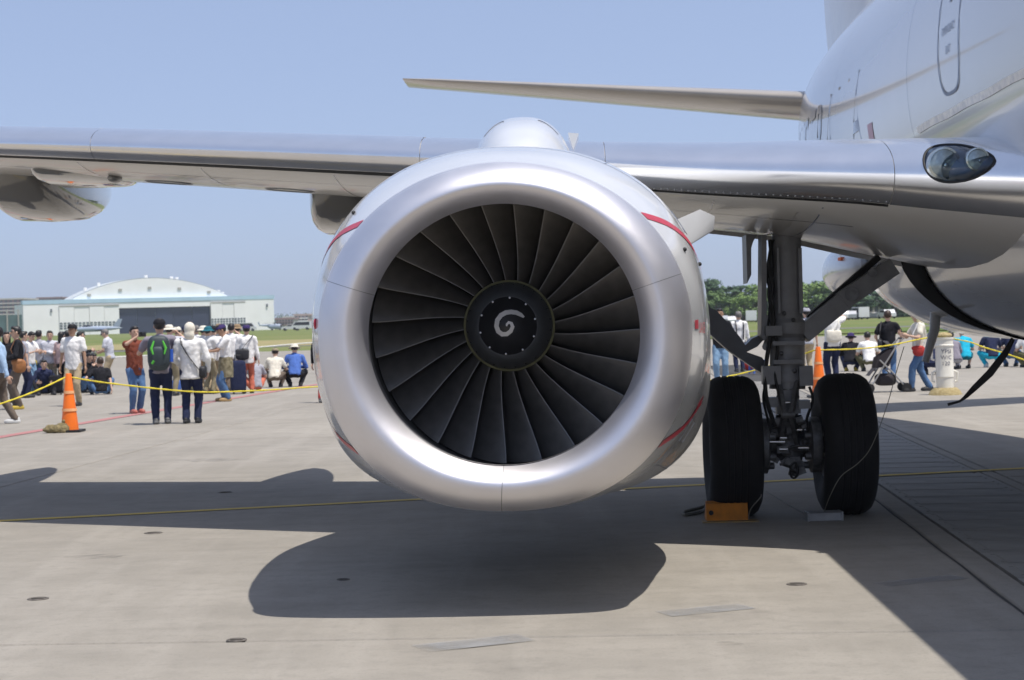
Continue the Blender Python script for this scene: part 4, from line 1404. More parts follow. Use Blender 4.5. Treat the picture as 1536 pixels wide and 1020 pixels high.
car(370, 497, 430, 0.05, M_carw, 'white van parked before the right part of the hangar', True)
car(437, 496, 430, 3.1, M_carw, 'white car parked just right of the helicopter')
car(452, 495, 425, 3.1, M_carw, 'white van parked beside the edge of the engine', True)
for (x, y, m, van, lab_) in ((1084, 487, M_cars, False, 'silver car by the trees, just right of the engine'), (1098, 488, M_carw, False, 'white car under the trees behind the man with braces'),
                        (1127, 484, M_carw, True, 'white van under the trees left of the gear leg'), (1229, 483, M_carb, False, 'dark car under the trees behind the diagonal gear brace'),
                        (1262, 480, M_carw, False, 'white car between the photographing man and the site cabin, leftmost of its row'),
                        (1276, 480, M_cars, False, 'silver car in the row left of the site cabin'), (1290, 479, M_carw, True, 'white van next to the site cabin'),
                        (1330, 478, M_carw, False, 'white car to the right of the site cabin')):
    car(x, y, 300, rnd.choice([1.45, 1.7, 4.6]), m, lab_, van)

# ------------------------------------------------------------------ trees
M_bark = mat('brown_bark', (0.10, 0.075, 0.05), rough=0.9, var=0.3, scale=6)
LEAFS = [mat('leaf_mid_green', (0.07, 0.13, 0.035), rough=0.7, scale=1.3, col2=(0.12, 0.19, 0.05), spec=0.3),
         mat('leaf_dark_green', (0.035, 0.075, 0.035), rough=0.7, scale=1.3, col2=(0.06, 0.11, 0.045), spec=0.3),
         mat('leaf_light_green', (0.12, 0.20, 0.045), rough=0.7, scale=1.3, col2=(0.17, 0.25, 0.065), spec=0.3)]


def crown_mesh(kind, seed):
    r = random.Random(seed)
    b = MB()
    clumps = []
    if kind == 1:      # pine: flat layered tufts
        for i in range(16):
            f = r.random()
            rad = 0.36 * (1 - f * 0.65)
            a = r.uniform(0, 6.28)
            clumps.append((Vector((rad * math.cos(a) * r.uniform(0.2, 1), rad * math.sin(a) * r.uniform(0.2, 1), 0.42 + 0.53 * f)), Vector((r.uniform(0.13, 0.22), r.uniform(0.13, 0.22), r.uniform(0.05, 0.085)))))
    else:
        for i in range(22):
            a = r.uniform(0, 6.28); q = r.random() ** 0.5; f = r.random()
            rad = 0.36 * math.sin(math.pi * (0.18 + 0.75 * f)) ** 0.8 * q
            s_ = r.uniform(0.09, 0.19)
            clumps.append((Vector((rad * math.cos(a), rad * math.sin(a), 0.22 + 0.70 * f)), Vector((s_, s_, s_ * r.uniform(0.7, 1.0)))))
    for c, rr in clumps:
        for i in range(110):
            while True:
                v = Vector((r.uniform(-1, 1), r.uniform(-1, 1), r.uniform(-1, 1)))
                if 0.25 < v.length < 1: break
            v = v * (0.55 + 0.45 * v.length)
            p = c + Vector((v.x * rr.x, v.y * rr.y, v.z * rr.z))
            n = (v + Vector((r.uniform(-.6, .6), r.uniform(-.6, .6), r.uniform(-.2, .9)))).normalized()
            t = n.orthogonal().normalized(); u = n.cross(t)
            s_ = r.uniform(0.020, 0.042)
            b.add([p - t * s_, p + u * s_ * 0.6, p + t * s_, p - u * s_ * 0.6], [(0, 1, 2, 3)])
    return b.mesh('crown', LEAFS[kind], None)


def trunk_mesh(kind, seed):
    r = random.Random(seed)
    b = MB()
    b.tube([(0, 0, -0.05), (0.005, 0, 0.2), (-0.01, 0.005, 0.5), (0.005, 0, 0.82)], [0.035, 0.028, 0.018, 0.006], 8)
    for i in range(7):
        a = r.uniform(0, 6.28); z = r.uniform(0.25, 0.65)
        b.tube([(0, 0, z), (0.14 * math.cos(a), 0.14 * math.sin(a), z + 0.08), (0.27 * math.cos(a), 0.27 * math.sin(a), z + 0.17)], [0.014, 0.009, 0.004], 5)
    return b.mesh('trunk', M_bark)


TREES = {k: [(crown_mesh(k, 10 * k + i), trunk_mesh(k, 10 * k + i)) for i in range(2)] for k in range(3)}
KN = ['mid green leafy tree', 'dark green pine-like tree', 'light green leafy tree']


def tree(x, ytop, d, kind, var, wid, label):
    base = at(x, 478, d)
    z0 = gz(base.x, d) - 0.2
    ztop = at(x, ytop, d).z
    H = ztop - z0
    t = empty('leafy_tree' if kind != 1 else 'pine_tree', (base.x, d, z0), rnd.uniform(0, 6.28))
    cme, tme = TREES[kind][var]
    for nm, me in (('crown', cme), ('trunk', tme)):
        o = bpy.data.objects.new(nm, me); COL.objects.link(o); o.parent = t
        o.scale = (H * wid * 1.25, H * wid * 1.25, H)
    tag(t, label, 'tree', 'trees beyond the airfield')
    return t


TL = [(1062, 414, 330, 1, 1.15, 'dark pine just right of the engine, tallest of the row'), (1074, 436, 318, 0, 1.2, 'bushy tree right of the tallest pine by the engine'),
      (1090, 438, 335, 1, 1.2, 'dark tree between the tall pine and the hanging door edge'), (1103, 424, 330, 1, 1.1, 'dark round pine left of the hanging door edge'),
      (1116, 440, 312, 2, 1.3, 'light green tree under the hanging door edge'), (1131, 428, 328, 2, 1.2, 'light green tree right of the hanging door edge'),
      (1146, 432, 335, 0, 1.2, 'tree right behind the door plate of the gear leg'), (1163, 430, 330, 0, 1.2, 'tree mostly hidden by the gear strut'),
      (1180, 428, 330, 2, 1.2, 'tree right behind the gear strut'), (1200, 424, 332, 2, 1.2, 'light green tree touching the right edge of the gear strut'),
      (1214, 420, 328, 2, 1.2, 'bright green tree right of the gear strut, highest there'), (1230, 421, 334, 0, 1.15, 'tree with dark top left of the grey bulb fairing'),
      (1246, 424, 326, 0, 1.25, 'tree just left of the grey bulb fairing'), (1262, 428, 332, 0, 1.2, 'tree behind the grey bulb fairing'),
      (1278, 430, 330, 0, 1.3, 'dark green tree seen below the brace, left one'), (1294, 432, 325, 1, 1.3, 'dark green tree below the brace above the site cabin'),
      (1310, 432, 333, 1, 1.3, 'dark tree directly behind the site cabin'), (1326, 434, 326, 1, 1.3, 'dark tree right of the site cabin beside the belly'),
      (1344, 432, 330, 1, 1.3, 'dark tree half hidden by the grey belly fairing')]
for i, (x, yt, d, k, w, lb) in enumerate(TL): tree(x, yt, d, k, i % 2, w, lb)
# undergrowth: lower bushes closing the gaps under the crowns
def hedge(name, xa, xb, ytop, d, kind, label, n):
    a, b_ = at(xa, 480, d), at(xb, 480, d)
    z0 = gz((a.x + b_.x) / 2, d)
    h = at((xa + xb) / 2, ytop, d).z - z0
    r = random.Random(5)
    m = MB()
    for i in range(n):
        p = Vector((r.uniform(a.x, b_.x) - a.x, r.uniform(-2, 2), h * r.random() ** 0.8 * (0.75 + 0.25 * math.sin(i * 0.7))))
        nn = Vector((r.uniform(-1, 1), r.uniform(-1.4, 0.3), r.uniform(-.2, 1))).normalized()
        t = nn.orthogonal().normalized(); u = nn.cross(t); s_ = r.uniform(0.18, 0.4)
        m.add([p - t * s_, p + u * s_ * 0.6, p + t * s_, p - u * s_ * 0.6], [(0, 1, 2, 3)])
    o = m.build(name, LEAFS[kind], None, None)
    o.location = (a.x, d, z0)
    tag(o, label, 'bushes', kind='stuff')


hedge('undergrowth', 1040, 1200, 446, 338, 0, 'dark green undergrowth below the trees left of the strut', 14000)
hedge('undergrowth', 1195, 1370, 444, 338, 1, 'dark green undergrowth below the trees right of the strut', 14000)
hedge('far_wood', 408, 520, 468, 820, 1, 'far dark wood beyond the hangar', 2500)

# far edge rope along the grass
rp = [at(x, y, d) for x, y, d in ((170, 536, 93), (260, 531, 98), (330, 525, 104), (385, 521, 108), (440, 516, 112), (520, 510, 118))]
tag(MB().tube(rp, 0.035, 6).build('white_rope', mat('white_rope_fibre', (0.7, 0.7, 0.66), rough=0.9)), 'white rope strung along the grass behind the people', 'rope')

# ------------------------------------------------------------------ people
from mathutils import noise as mnoise
SKIN = [mat('skin_light', (0.56, 0.36, 0.26), rough=0.55, var=0.05, scale=8), mat('skin_tan', (0.42, 0.25, 0.16), rough=0.55, var=0.05, scale=8)]
HAIR = {'black': mat('hair_black', (0.012, 0.010, 0.010), rough=0.5, var=0.3, scale=30), 'brown': mat('hair_brown', (0.045, 0.025, 0.015), rough=0.5, var=0.3, scale=30),
        'grey': mat('hair_grey', (0.16, 0.15, 0.14), rough=0.6, var=0.3, scale=30), 'blond': mat('scarf_cream', (0.70, 0.62, 0.38), rough=0.9, var=0.15, scale=14)}
M_eye = mat('dark_eye', (0.015, 0.012, 0.010), rough=0.3)
M_mouth = mat('lip_tone', (0.33, 0.14, 0.11), rough=0.6)
C = {n: cloth(n, c) for n, c in dict(
    white=(0.78, 0.77, 0.75), cream=(0.70, 0.66, 0.56), black=(0.016, 0.016, 0.020), navy=(0.022, 0.028, 0.065), jeans=(0.085, 0.16, 0.30), jeans_light=(0.20, 0.32, 0.46),
    grey=(0.36, 0.36, 0.40), grey_light=(0.52, 0.53, 0.58), rust=(0.19, 0.055, 0.035), khaki=(0.27, 0.23, 0.15), beige=(0.46, 0.37, 0.24), brown=(0.15, 0.12, 0.095),
    red=(0.42, 0.05, 0.045), coral=(0.55, 0.16, 0.10), blue=(0.08, 0.16, 0.46), cyan=(0.02, 0.42, 0.60), teal=(0.02, 0.13, 0.17), olive=(0.12, 0.115, 0.06), pink=(0.55, 0.40, 0.38),
    purple=(0.05, 0.035, 0.12), plaid=(0.24, 0.22, 0.26), sky=(0.36, 0.50, 0.68), tan=(0.28, 0.20, 0.12), orange=(0.55, 0.13, 0.02), yellow=(0.62, 0.48, 0.05)).items()}
C['camo'] = mat('cloth_camo', (0.10, 0.085, 0.045), rough=0.9, scale=14, col2=(0.33, 0.29, 0.19), spec=0.2)
M_shoe = {'black': mat('shoe_black', (0.02, 0.02, 0.022), rough=0.6), 'white': mat('shoe_white', (0.6, 0.6, 0.58), rough=0.6), 'brown': mat('shoe_tan', (0.38, 0.24, 0.10), rough=0.6),
          'red': mat('shoe_red', (0.40, 0.12, 0.09), rough=0.6), 'yellow': mat('shoe_yellow_trim', (0.45, 0.32, 0.03), rough=0.6), 'blue': mat('shoe_blue', (0.04, 0.07, 0.3), rough=0.6), 'grey': mat('shoe_grey', (0.12, 0.12, 0.12), rough=0.6)}


def ik(a, b, l1, l2, pole):
    d = b - a
    L = min(d.length, (l1 + l2) * 0.999)
    dn = d.normalized()
    x = (l1 * l1 - l2 * l2 + L * L) / (2 * L)
    h = math.sqrt(max(0, l1 * l1 - x * x))
    p = (pole - dn * pole.dot(dn))
    p = p.normalized() if p.length > 1e-5 else dn.orthogonal().normalized()
    return a + dn * x + p * h, a + dn * L


def remeshed(b, voxel, smooth=4, fold=0.0, seed=0.0):
    me = bpy.data.meshes.new('tmp')
    me.from_pydata(b.v, [], b.f)
    o = bpy.data.objects.new('tmp', me); WORK.collection.objects.link(o)
    m = o.modifiers.new('r', 'REMESH'); m.mode = 'VOXEL'; m.voxel_size = voxel
    s = o.modifiers.new('s', 'SMOOTH'); s.iterations = smooth; s.factor = 0.5
    dg = work_dg()
    out = bpy.data.meshes.new_from_object(o.evaluated_get(dg))
    if fold:
        o3 = Vector((seed, seed * 1.7, 0))
        v = []
        for x in out.vertices:
            c = x.co
            n1 = mnoise.noise(Vector((c.x * 9, c.y * 9, c.z * 5)) + o3) + 0.6 * mnoise.noise(Vector((c.x * 20, c.y * 20, c.z * 14 + c.x * 12)) + o3)
            v.append(tuple(c + x.normal * fold * n1))
    else: v = [tuple(x.co) for x in out.vertices]
    f = [tuple(p.vertices) for p in out.polygons]
    bpy.data.objects.remove(o); bpy.data.meshes.remove(me); bpy.data.meshes.remove(out)
    r = MB(); r.add(v, f)
    return r


def limb(b, a, c, ra, rc, n=10):
    a, c = Vector(a), Vector(c)
    L = (c - a).length
    k = max(2, int(L / 0.09))
    b.tube([a.lerp(c, i / k) for i in range(k + 1)], [ra + (rc - ra) * i / k for i in range(k + 1)], n)
    b.ell(a, (ra, ra, ra), n=n, k=6); b.ell(c, (rc, rc, rc), n=n, k=6)


def fingers(b, wrist, dirn, side, mi=0, curl=0.35, palm_n=None):
    """a palm with five separate fingers"""
    d = dirn.normalized()
    n = (palm_n or Vector((side, 0, 0)))
    n = (n - d * n.dot(d)); n = n.normalized() if n.length > 1e-4 else d.orthogonal().normalized()
    w = d.cross(n)
    rot = Matrix((w, n, d)).transposed()
    b.ell(wrist + d * 0.045, (0.040, 0.018, 0.055), rot, n=8, k=6, mi=mi)
    for i, (o_, L) in enumerate(((-0.028, 0.065), (-0.010, 0.078), (0.010, 0.074), (0.027, 0.058))):
        p0 = wrist + d * 0.085 + w * o_
        p1 = p0 + (d * math.cos(curl) - n * math.sin(curl)) * L * 0.55
        p2 = p1 + (d * math.cos(curl * 2.4) - n * math.sin(curl * 2.4)) * L * 0.45
        b.tube([p0, p1, p2], [0.0095, 0.009, 0.007], 6, mi=mi)
    t0 = wrist + d * 0.03 - w * 0.034
    t1 = t0 + (d * 0.7 - w * 0.75).normalized() * 0.035
    b.tube([t0, t1, t1 + (d * 0.9 - n * 0.35).normalized() * 0.03], [0.012, 0.011, 0.008], 6, mi=mi)


HB = 0.51


def person(x, yfeet, H, face, label, top='white', bottom='navy', sleeves='short', shorts=False, hair='black', hat=None, hatcol='navy', shoes='black', skin=0, pose='stand', d=None,
           hands=None, lean=0.0, feet=None, headturn=0.0, headtilt=0.0, long_hair=False, glasses=False, build=1.0, apron_c=None, hip=None, group=None, longshirt=False, stripe=None, print_c=None):
    """face: degrees, 0 looks at the camera, 90 to the photo's right, 180 away"""
    p = ground_at(x, yfeet) if d is None else at(x, yfeet, d)
    if d is not None: p.z = 0.0
    root = empty('person', (p.x, p.y, 0.004), R(face))
    tag(root, label, 'person', group)
    V = Vector
    # frame: forward is -y, the person's left is +x
    defaults = {'stand': (HB, 0.0, [(0.06, 0.0), (-0.06, 0.0)]), 'walk': (0.50, 0.04, [(0.045, -0.13), (-0.045, 0.14)]),
                'crouch': (0.17, 0.42, [(0.08, -0.03), (-0.08, -0.03)]), 'sit': (0.075, 0.22, [(0.12, -0.33), (-0.12, -0.33)])}
    hz, ln, ft = defaults[pose]
    hz = hip or hz; ln = ln + lean; ft = feet or ft
    if pose == 'stand' and feet is None: ft = [(0.055, 0.015), (-0.055, -0.025)]
    back = 0.06 if pose == 'crouch' else 0.0
    P = V((0, back * H, hz * H))
    fw = V((0, -math.sin(ln), math.cos(ln)))
    chest = P + fw * 0.19 * H
    sh = P + fw * 0.295 * H
    neck = P + fw * 0.318 * H
    hd = V((0, -math.sin(ln * 0.5 + headtilt), math.cos(ln * 0.5 + headtilt)))
    head = neck + hd * 0.090 * H + V((0, -0.01 * H, 0))
    ll1, ll2 = 0.245 * H, 0.235 * H
    legs, arms = [], []
    for sg, (fx, fy) in zip((1, -1), ft):
        hipj = P + V((sg * 0.052 * H * build, 0, -0.01 * H))
        ank = V((fx * H, fy * H, 0.042 * H))
        kn, an = ik(hipj, ank, ll1, ll2, V((sg * (0.5 if pose in ('crouch', 'sit') else 0.08), -1, 0.5 if pose in ('crouch', 'sit') else 0)))
        legs.append((hipj, kn, an))
    al1, al2 = 0.172 * H, 0.150 * H
    hnd = hands or {'stand': [(0.165, -0.02, 0.475), (-0.165, -0.02, 0.475)], 'walk': [(0.16, 0.09, 0.48), (-0.16, -0.12, 0.50)],
                    'crouch': [(0.09, -0.20, 0.30), (-0.09, -0.20, 0.30)], 'sit': [(0.12, -0.25, 0.20), (-0.12, -0.25, 0.20)]}[pose]
    for sg, h in zip((1, -1), hnd):
        s_ = sh + V((sg * 0.108 * H * build, 0, -0.012 * H))
        el, wr = ik(s_, V((h[0] * H, h[1] * H, h[2] * H)), al1, al2, V((sg * 0.7, 0.55, -0.6)))
        arms.append((s_, el, wr))
    vx = 0.021
    B_ = build
    # body: one continuous surface
    b = MB()
    b.ell(P + fw * 0.01 * H, (0.088 * H * B_, 0.062 * H * B_, 0.07 * H), n=14, k=8)
    b.ell(P + fw * 0.10 * H, (0.078 * H * B_, 0.056 * H * B_, 0.10 * H), Matrix.Rotation(ln, 3, 'X'), n=14, k=8)
    b.ell(chest + fw * 0.02 * H, (0.092 * H * B_, 0.062 * H * B_, 0.11 * H), Matrix.Rotation(ln, 3, 'X'), n=14, k=8)
    limb(b, sh + V((0.085 * H * B_, 0, -0.01 * H)), sh + V((-0.085 * H * B_, 0, -0.01 * H)), 0.040 * H, 0.040 * H)
    limb(b, sh, head, 0.034 * H, 0.031 * H)
    Mh = Matrix.Rotation(headturn, 3, 'Z') @ Matrix.Rotation(ln * 0.5 + headtilt, 3, 'X')
    b.ell(head + hd * 0.016 * H, (0.050 * H, 0.060 * H, 0.066 * H), Mh, n=14, k=10)
    b.ell(head + Mh @ V((0, -0.012 * H, -0.028 * H)), (0.040 * H, 0.046 * H, 0.044 * H), Mh, n=12, k=8)
    for hipj, kn, an in legs:
        limb(b, hipj, kn, 0.050 * H, 0.034 * H); limb(b, kn, kn.lerp(an, 0.35), 0.034 * H, 0.034 * H); limb(b, kn.lerp(an, 0.35), an, 0.034 * H, 0.021 * H)
        limb(b, an, an + V((0, -0.07 * H, -0.02 * H)), 0.02 * H, 0.018 * H)
    for s_, el, wr in arms:
        limb(b, s_, el, 0.029 * H, 0.023 * H); limb(b, el, wr, 0.023 * H, 0.015 * H)
    body = remeshed(b, vx, 3)
    for sg, (s_, el, wr) in zip((1, -1), arms): fingers(body, wr - (wr - el).normalized() * 0.012, wr - el, sg, 0, 0.35)
    # face
    HS = 1.12 * H
    def hp(x_, y_, z_): return head + Mh @ V((x_ * HS, y_ * HS, z_ * HS))
    body.ell(hp(0, -0.058, -0.004), (0.0085 * H, 0.012 * H, 0.016 * H), Mh, n=8, k=6)
    for sg in (-1, 1):
        body.ell(hp(sg * 0.019, -0.046, 0.014), (0.0065 * H, 0.006 * H, 0.0045 * H), Mh, n=8, k=6, mi=1)
        body.ell(hp(sg * 0.019, -0.047, 0.024), (0.010 * H, 0.005 * H, 0.0022 * H), Mh, n=8, k=4, mi=1)
        body.ell(hp(sg * 0.045, 0.004, 0.002), (0.006 * H, 0.012 * H, 0.018 * H), Mh, n=8, k=6)
    body.ell(hp(0, -0.049, -0.030), (0.013 * H, 0.006 * H, 0.0035 * H), Mh, n=8, k=4, mi=2)
    body.build('body', [SKIN[skin], M_eye, M_mouth], root, 60)
    # top
    inf = 0.014
    b = MB()
    hem = P - fw * (0.075 if longshirt else 0.035) * H
    limb(b, sh + V((0.085 * H * B_, 0, -0.012 * H)), sh + V((-0.085 * H * B_, 0, -0.012 * H)), 0.040 * H + inf, 0.040 * H + inf)
    limb(b, sh, sh + fw * 0.022 * H, 0.036 * H + inf, 0.034 * H + inf)
    limb2 = [(hem, 0.094, 0.068), (P + fw * 0.06 * H, 0.090, 0.067), (P + fw * 0.14 * H, 0.090, 0.066), (chest + fw * 0.03 * H, 0.098, 0.067), (sh - fw * 0.01 * H, 0.092, 0.056), (neck - fw * 0.012 * H, 0.040, 0.036)]
    rows = []
    right = V((1, 0, 0)); fr2 = right.cross(fw)
    for (c_, rx, ry) in limb2:
        rows.append([c_ + right * (rx * H * B_ + inf) * math.cos(t) + fr2 * (ry * H * B_ + inf) * math.sin(t) for t in [2 * math.pi * j / 16 for j in range(16)]])
    b.grid(rows, cv=True, capa=True, capb=True)
    for s_, el, wr in arms:
        limb(b, s_, s_.lerp(el, 1.0 if sleeves == 'long' else 0.62), 0.034 * H + inf, (0.028 if sleeves == 'long' else 0.034) * H + inf * 0.8)
        if sleeves == 'long': limb(b, el, el.lerp(wr, 0.9), 0.028 * H + inf * 0.7, 0.020 * H + inf * 0.6)
    shirt = remeshed(b, vx, 3, 0.016, x * 0.37).build('shirt', C[top], root, 60)
    if print_c:
        q0 = chest + fr2 * (0.067 * H * B_ + inf + 0.006)
        m_ = MB()
        if print_c == 'star':
            pts = []
            for i in range(10):
                a = math.pi / 2 + math.pi * i / 5; rr = 0.085 if i % 2 == 0 else 0.036
                pts.append(q0 + right * rr * math.cos(a) + fw * rr * math.sin(a))
            m_.add([q0 + fr2 * 0.004] + pts, [(0, 1 + i, 1 + (i + 1) % 10) for i in range(10)])
        else:
            for k in range(5): m_.grid([[q0 + right * sx * 0.03 + fw * (0.07 - 0.035 * k + dz) for sx in (-1, 1)] for dz in (0, 0.02)])
        m_.build('print', C['white'], shirt)
    # trousers
    b = MB()
    b.ell(P, (0.092 * H * B_ + inf * 0.6, 0.066 * H * B_ + inf * 0.6, 0.062 * H), n=14, k=8)
    for hipj, kn, an in legs:
        limb(b, hipj, kn, 0.054 * H + inf * 0.5, 0.042 * H + inf * 0.4)
        if not shorts: limb(b, kn, an - (an - kn).normalized() * 0.008, 0.042 * H + inf * 0.3, 0.034 * H + inf * 0.3)
        else: limb(b, kn, kn.lerp(an, 0.12), 0.045 * H + inf * 0.4, 0.045 * H + inf * 0.4)
    remeshed(b, vx, 2, 0.013, x * 0.61).build('shorts' if shorts else 'trousers', C[bottom], root, 60)
    if apron_c:      # garment tied round the waist
        b = MB()
        rows = [[P + V((rx * H * math.cos(t), ry * H * math.sin(t), z * H + 0.006 * math.sin(5 * t))) for t in [2 * math.pi * j / 28 for j in range(28)]] for z, rx, ry in ((0.06, 0.108, 0.084), (0.0, 0.118, 0.094), (-0.1, 0.118, 0.098), (-0.2, 0.112, 0.095))]
        b.grid(rows, cv=True); b.build('waist_jacket', C[apron_c], root)
    # shoes
    for hipj, kn, an in legs:
        b = MB()
        b.ell((an.x, an.y - 0.035 * H, 0.030), (0.033 * H, 0.085 * H, 0.05), n=14, k=8, e=0.8, zmin=-0.028)
        b.ell((an.x, an.y + 0.005 * H, 0.065), (0.028 * H, 0.036 * H, 0.05), n=12, k=6)
        b.build('shoe', M_shoe[shoes], root)
    # hair and hats
    b = MB()
    b.ell(hp(0, 0.010, 0.022), (0.0545 * H, 0.060 * H, 0.062 * H), Mh, n=16, k=10)
    b.ell(hp(0, -0.018, 0.056), (0.045 * H, 0.040 * H, 0.022 * H), Mh, n=14, k=8)
    if long_hair:
        b.ell(hp(0, 0.030, -0.045), (0.046 * H, 0.036 * H, 0.085 * H), Mh, n=14, k=8)
        for sg in (-1, 1): b.ell(hp(sg * 0.043, -0.005, -0.03), (0.013 * H, 0.028 * H, 0.06 * H), Mh, n=10, k=6)
    if hat != 'scarf': remeshed(b, 0.016, 2).build('hair', HAIR[hair], root, 60)
    if hat:
        b = MB()
        rows = []
        for i in range(8):
            f = i / 7
            k = math.cos(f * math.pi / 2) ** (0.85 if hat == 'cap' else 0.5)
            rows.append([hp(0.053 * k * math.cos(t), 0.002 + 0.063 * k * math.sin(t), 0.024 + (0.050 if hat == 'cap' else 0.052) * math.sin(f * math.pi / 2)) for t in [2 * math.pi * j / 20 for j in range(20)]])
        b.grid(rows, cv=True, capb=True)
        if hat == 'cap':
            b.grid([[hp(0.050 * math.cos(t) * k, -0.030 - 0.072 * math.sin(t) * k + 0.02, 0.034 - 0.010 * k * math.sin(t) - dz) for k in (0.15, 0.6, 1.0)] for dz in (0,) for t in [math.pi * j / 12 for j in range(13)]])
        else:
            b.grid([[hp(r_ * math.cos(t), 0.002 + r_ * 1.12 * math.sin(t), z_) for t in [2 * math.pi * j / 24 for j in range(24)]] for r_, z_ in ((0.054, 0.032), (0.072, 0.022), (0.088, 0.014))], cv=True)
        if hat == 'scarf':
            b = MB(); b.ell(hp(0, 0.006, 0.012), (0.056 * H, 0.066 * H, 0.066 * H), Mh, n=16, k=10); b.ell(hp(0, 0.03, -0.045), (0.054 * H, 0.04 * H, 0.06 * H), Mh, n=14, k=8)
            b = remeshed(b, 0.018, 2)
        b.build('headscarf' if hat == 'scarf' else 'cap' if hat == 'cap' else 'sun_hat', C[hatcol], root)
    if glasses:
        b = MB()
        for sg in (-1, 1): b.ell(hp(sg * 0.019, -0.053, 0.013), (0.015 * H, 0.004 * H, 0.009 * H), Mh, n=10, k=6)
        b.bar(hp(-0.046, -0.02, 0.015), hp(-0.034, -0.05, 0.015), 0.004, 0.006); b.bar(hp(0.046, -0.02, 0.015), hp(0.034, -0.05, 0.015), 0.004, 0.006)
        b.build('sunglasses', M_eye, root)
    W = Matrix.Translation((p.x, p.y, 0.004)) @ Matrix.Rotation(R(face), 4, 'Z')
    return dict(root=root, W=W, H=H, sh=sh, P=P, head=head, fw=fw, arms=arms, neck=neck, chest=chest)


def bag(q, off, size, m, label, name='shoulder_bag', strap=True, strap_m=None, e=0.55, strap_side=1):
    """a bag carried by a person, built in the person's frame"""
    t = empty(name, q['W'] @ (q['P'] + Vector(off)))
    t.rotation_euler = q['root'].rotation_euler
    tag(t, label, 'bag')
    b = MB(); b.ell((0, 0, 0), size, n=16, k=10, e=e); b.build('body', m, t)
    b = MB(); b.ell((0, -size[1] * 0.2, size[2] * 0.55), (size[0] * 1.02, size[1] * 0.95, size[2] * 0.48), n=16, k=8, e=e); b.build('flap', m, t)
    if strap:
        o = Vector(off)
        s_ = q['sh'] - q['P'] - o + Vector((strap_side * 0.09 * q['H'], 0, 0.03 * q['H']))
        b = MB()
        H = q['H']
        for sy in (-1, 1):
            pts = [Vector((0, sy * size[1] * 0.6, size[2])), Vector((0, sy * size[1] * 0.6, size[2])).lerp(s_, 0.5) + Vector((0, sy * 0.066 * H, 0)), s_ + Vector((0, sy * 0.035 * H, 0.0)), s_ + Vector((0, 0, 0.012 * H))]
            for i in range(3): b.bar(pts[i], pts[i + 1], 0.025, 0.008)
        b.build('strap', strap_m or m, t)
    return t


UP = [(0.045, -0.20, 0.885), (-0.045, -0.20, 0.885)]      # both hands at a raised camera
HOLD = [(0.06, -0.19, 0.68), (-0.06, -0.19, 0.68)]        # looking down at something held
CROSS = [(-0.05, -0.12, 0.66), (0.05, -0.13, 0.64)]       # arms folded
PEOPLE = {}


def P_(key, *a, **k): PEOPLE[key] = person(*a, **k); return PEOPLE[key]


# left crowd, near to far
P_('edge', 2, 636, 1.70, -80, 'person in light blue shirt and grey-brown trousers, cut by the left picture edge', 'sky', 'brown', 'long', shoes='white', pose='walk')
P_('jacket', 28, 614, 1.70, -70, 'person in black jacket and sunglasses with a tan shoulder bag', 'black', 'brown', 'long', shoes='yellow', glasses=True, hands=[(0.10, -0.17, 0.60), (-0.10, -0.15, 0.62)])
P_('dark_woman', 12, 604, 1.60, 20, 'person in dark clothes half hidden behind the black jacket', 'black', 'navy', 'long', hair='black', long_hair=True)
P_('towel', 46, 592, 1.60, 60, 'person in white shirt and jeans looking down, yellow towel at the hip', 'white', 'jeans_light', 'short', hands=HOLD, headtilt=0.4)
P_('folded', 77, 590, 1.60, 10, 'person in pale grey pullover with folded arms left of the cone', 'grey_light', 'khaki', 'long', hands=CROSS)
P_('pink', 94, 590, 1.57, 150, 'dark-haired person in pale pink top behind the man in white', 'pink', 'black', 'long', long_hair=True)
P_('white_man', 112, 609, 1.72, -12, 'person in white polo shirt, dark cap and beige trousers standing behind the cone', 'white', 'beige', 'short', hat='cap', hatcol='black', skin=1, shoes='black', longshirt=True, build=1.08)
P_('crouch_black', 128, 589, 1.60, 60, 'person in black crouching right of the man in white polo', 'black', 'jeans', 'long', pose='crouch', hands=[(0.05, -0.22, 0.42), (-0.05, -0.22, 0.42)])
P_('sit_black', 152, 592, 1.65, 195, 'person sitting on the ground in black T-shirt with white print on the back', 'black', 'jeans', 'short', pose='sit', print_c='bars', hands=[(0.15, -0.12, 0.22), (-0.15, 0.12, 0.06)], hair='brown')
P_('grey_shirt', 166, 580, 1.62, -100, 'grey-haired person in pale grey shirt and beige trousers facing left', 'grey_light', 'beige', 'short', hair='grey', hands=[(0.07, -0.18, 0.60), (-0.07, -0.18, 0.60)], lean=0.1, headtilt=0.3)
P_('rust', 204, 620, 1.63, 35, 'person in rust-red shirt and jeans raising a camera', 'rust', 'jeans', 'short', shoes='red', hands=UP, longshirt=True)
P_('backpacker', 243, 636, 1.74, 190, 'person in plaid shirt and navy trousers carrying a big green and black backpack', 'plaid', 'navy', 'short', hat='cap', hatcol='black', shoes='grey', hands=[(0.12, -0.19, 0.72), (-0.12, -0.20, 0.72)], build=1.05)
P_('headscarf', 288, 635, 1.67, 180, 'person in white jacket and beige headscarf with a black crossbody strap, seen from behind', 'white', 'navy', 'long', hat='scarf', hatcol='cream', longshirt=True, hands=[(0.10, -0.12, 0.55), (-0.16, -0.06, 0.50)], build=1.05)
P_('cream_cap', 268, 592, 1.62, 170, 'person in white with pale cap between backpack and headscarf', 'white', 'grey', 'long', hat='cap', hatcol='cream', hands=HOLD)
P_('teal_hat', 307, 588, 1.62, 160, 'person with cream sun hat just behind the headscarf wearer', 'white', 'beige', 'short', hat='sun', hatcol='cream', shoes='grey')
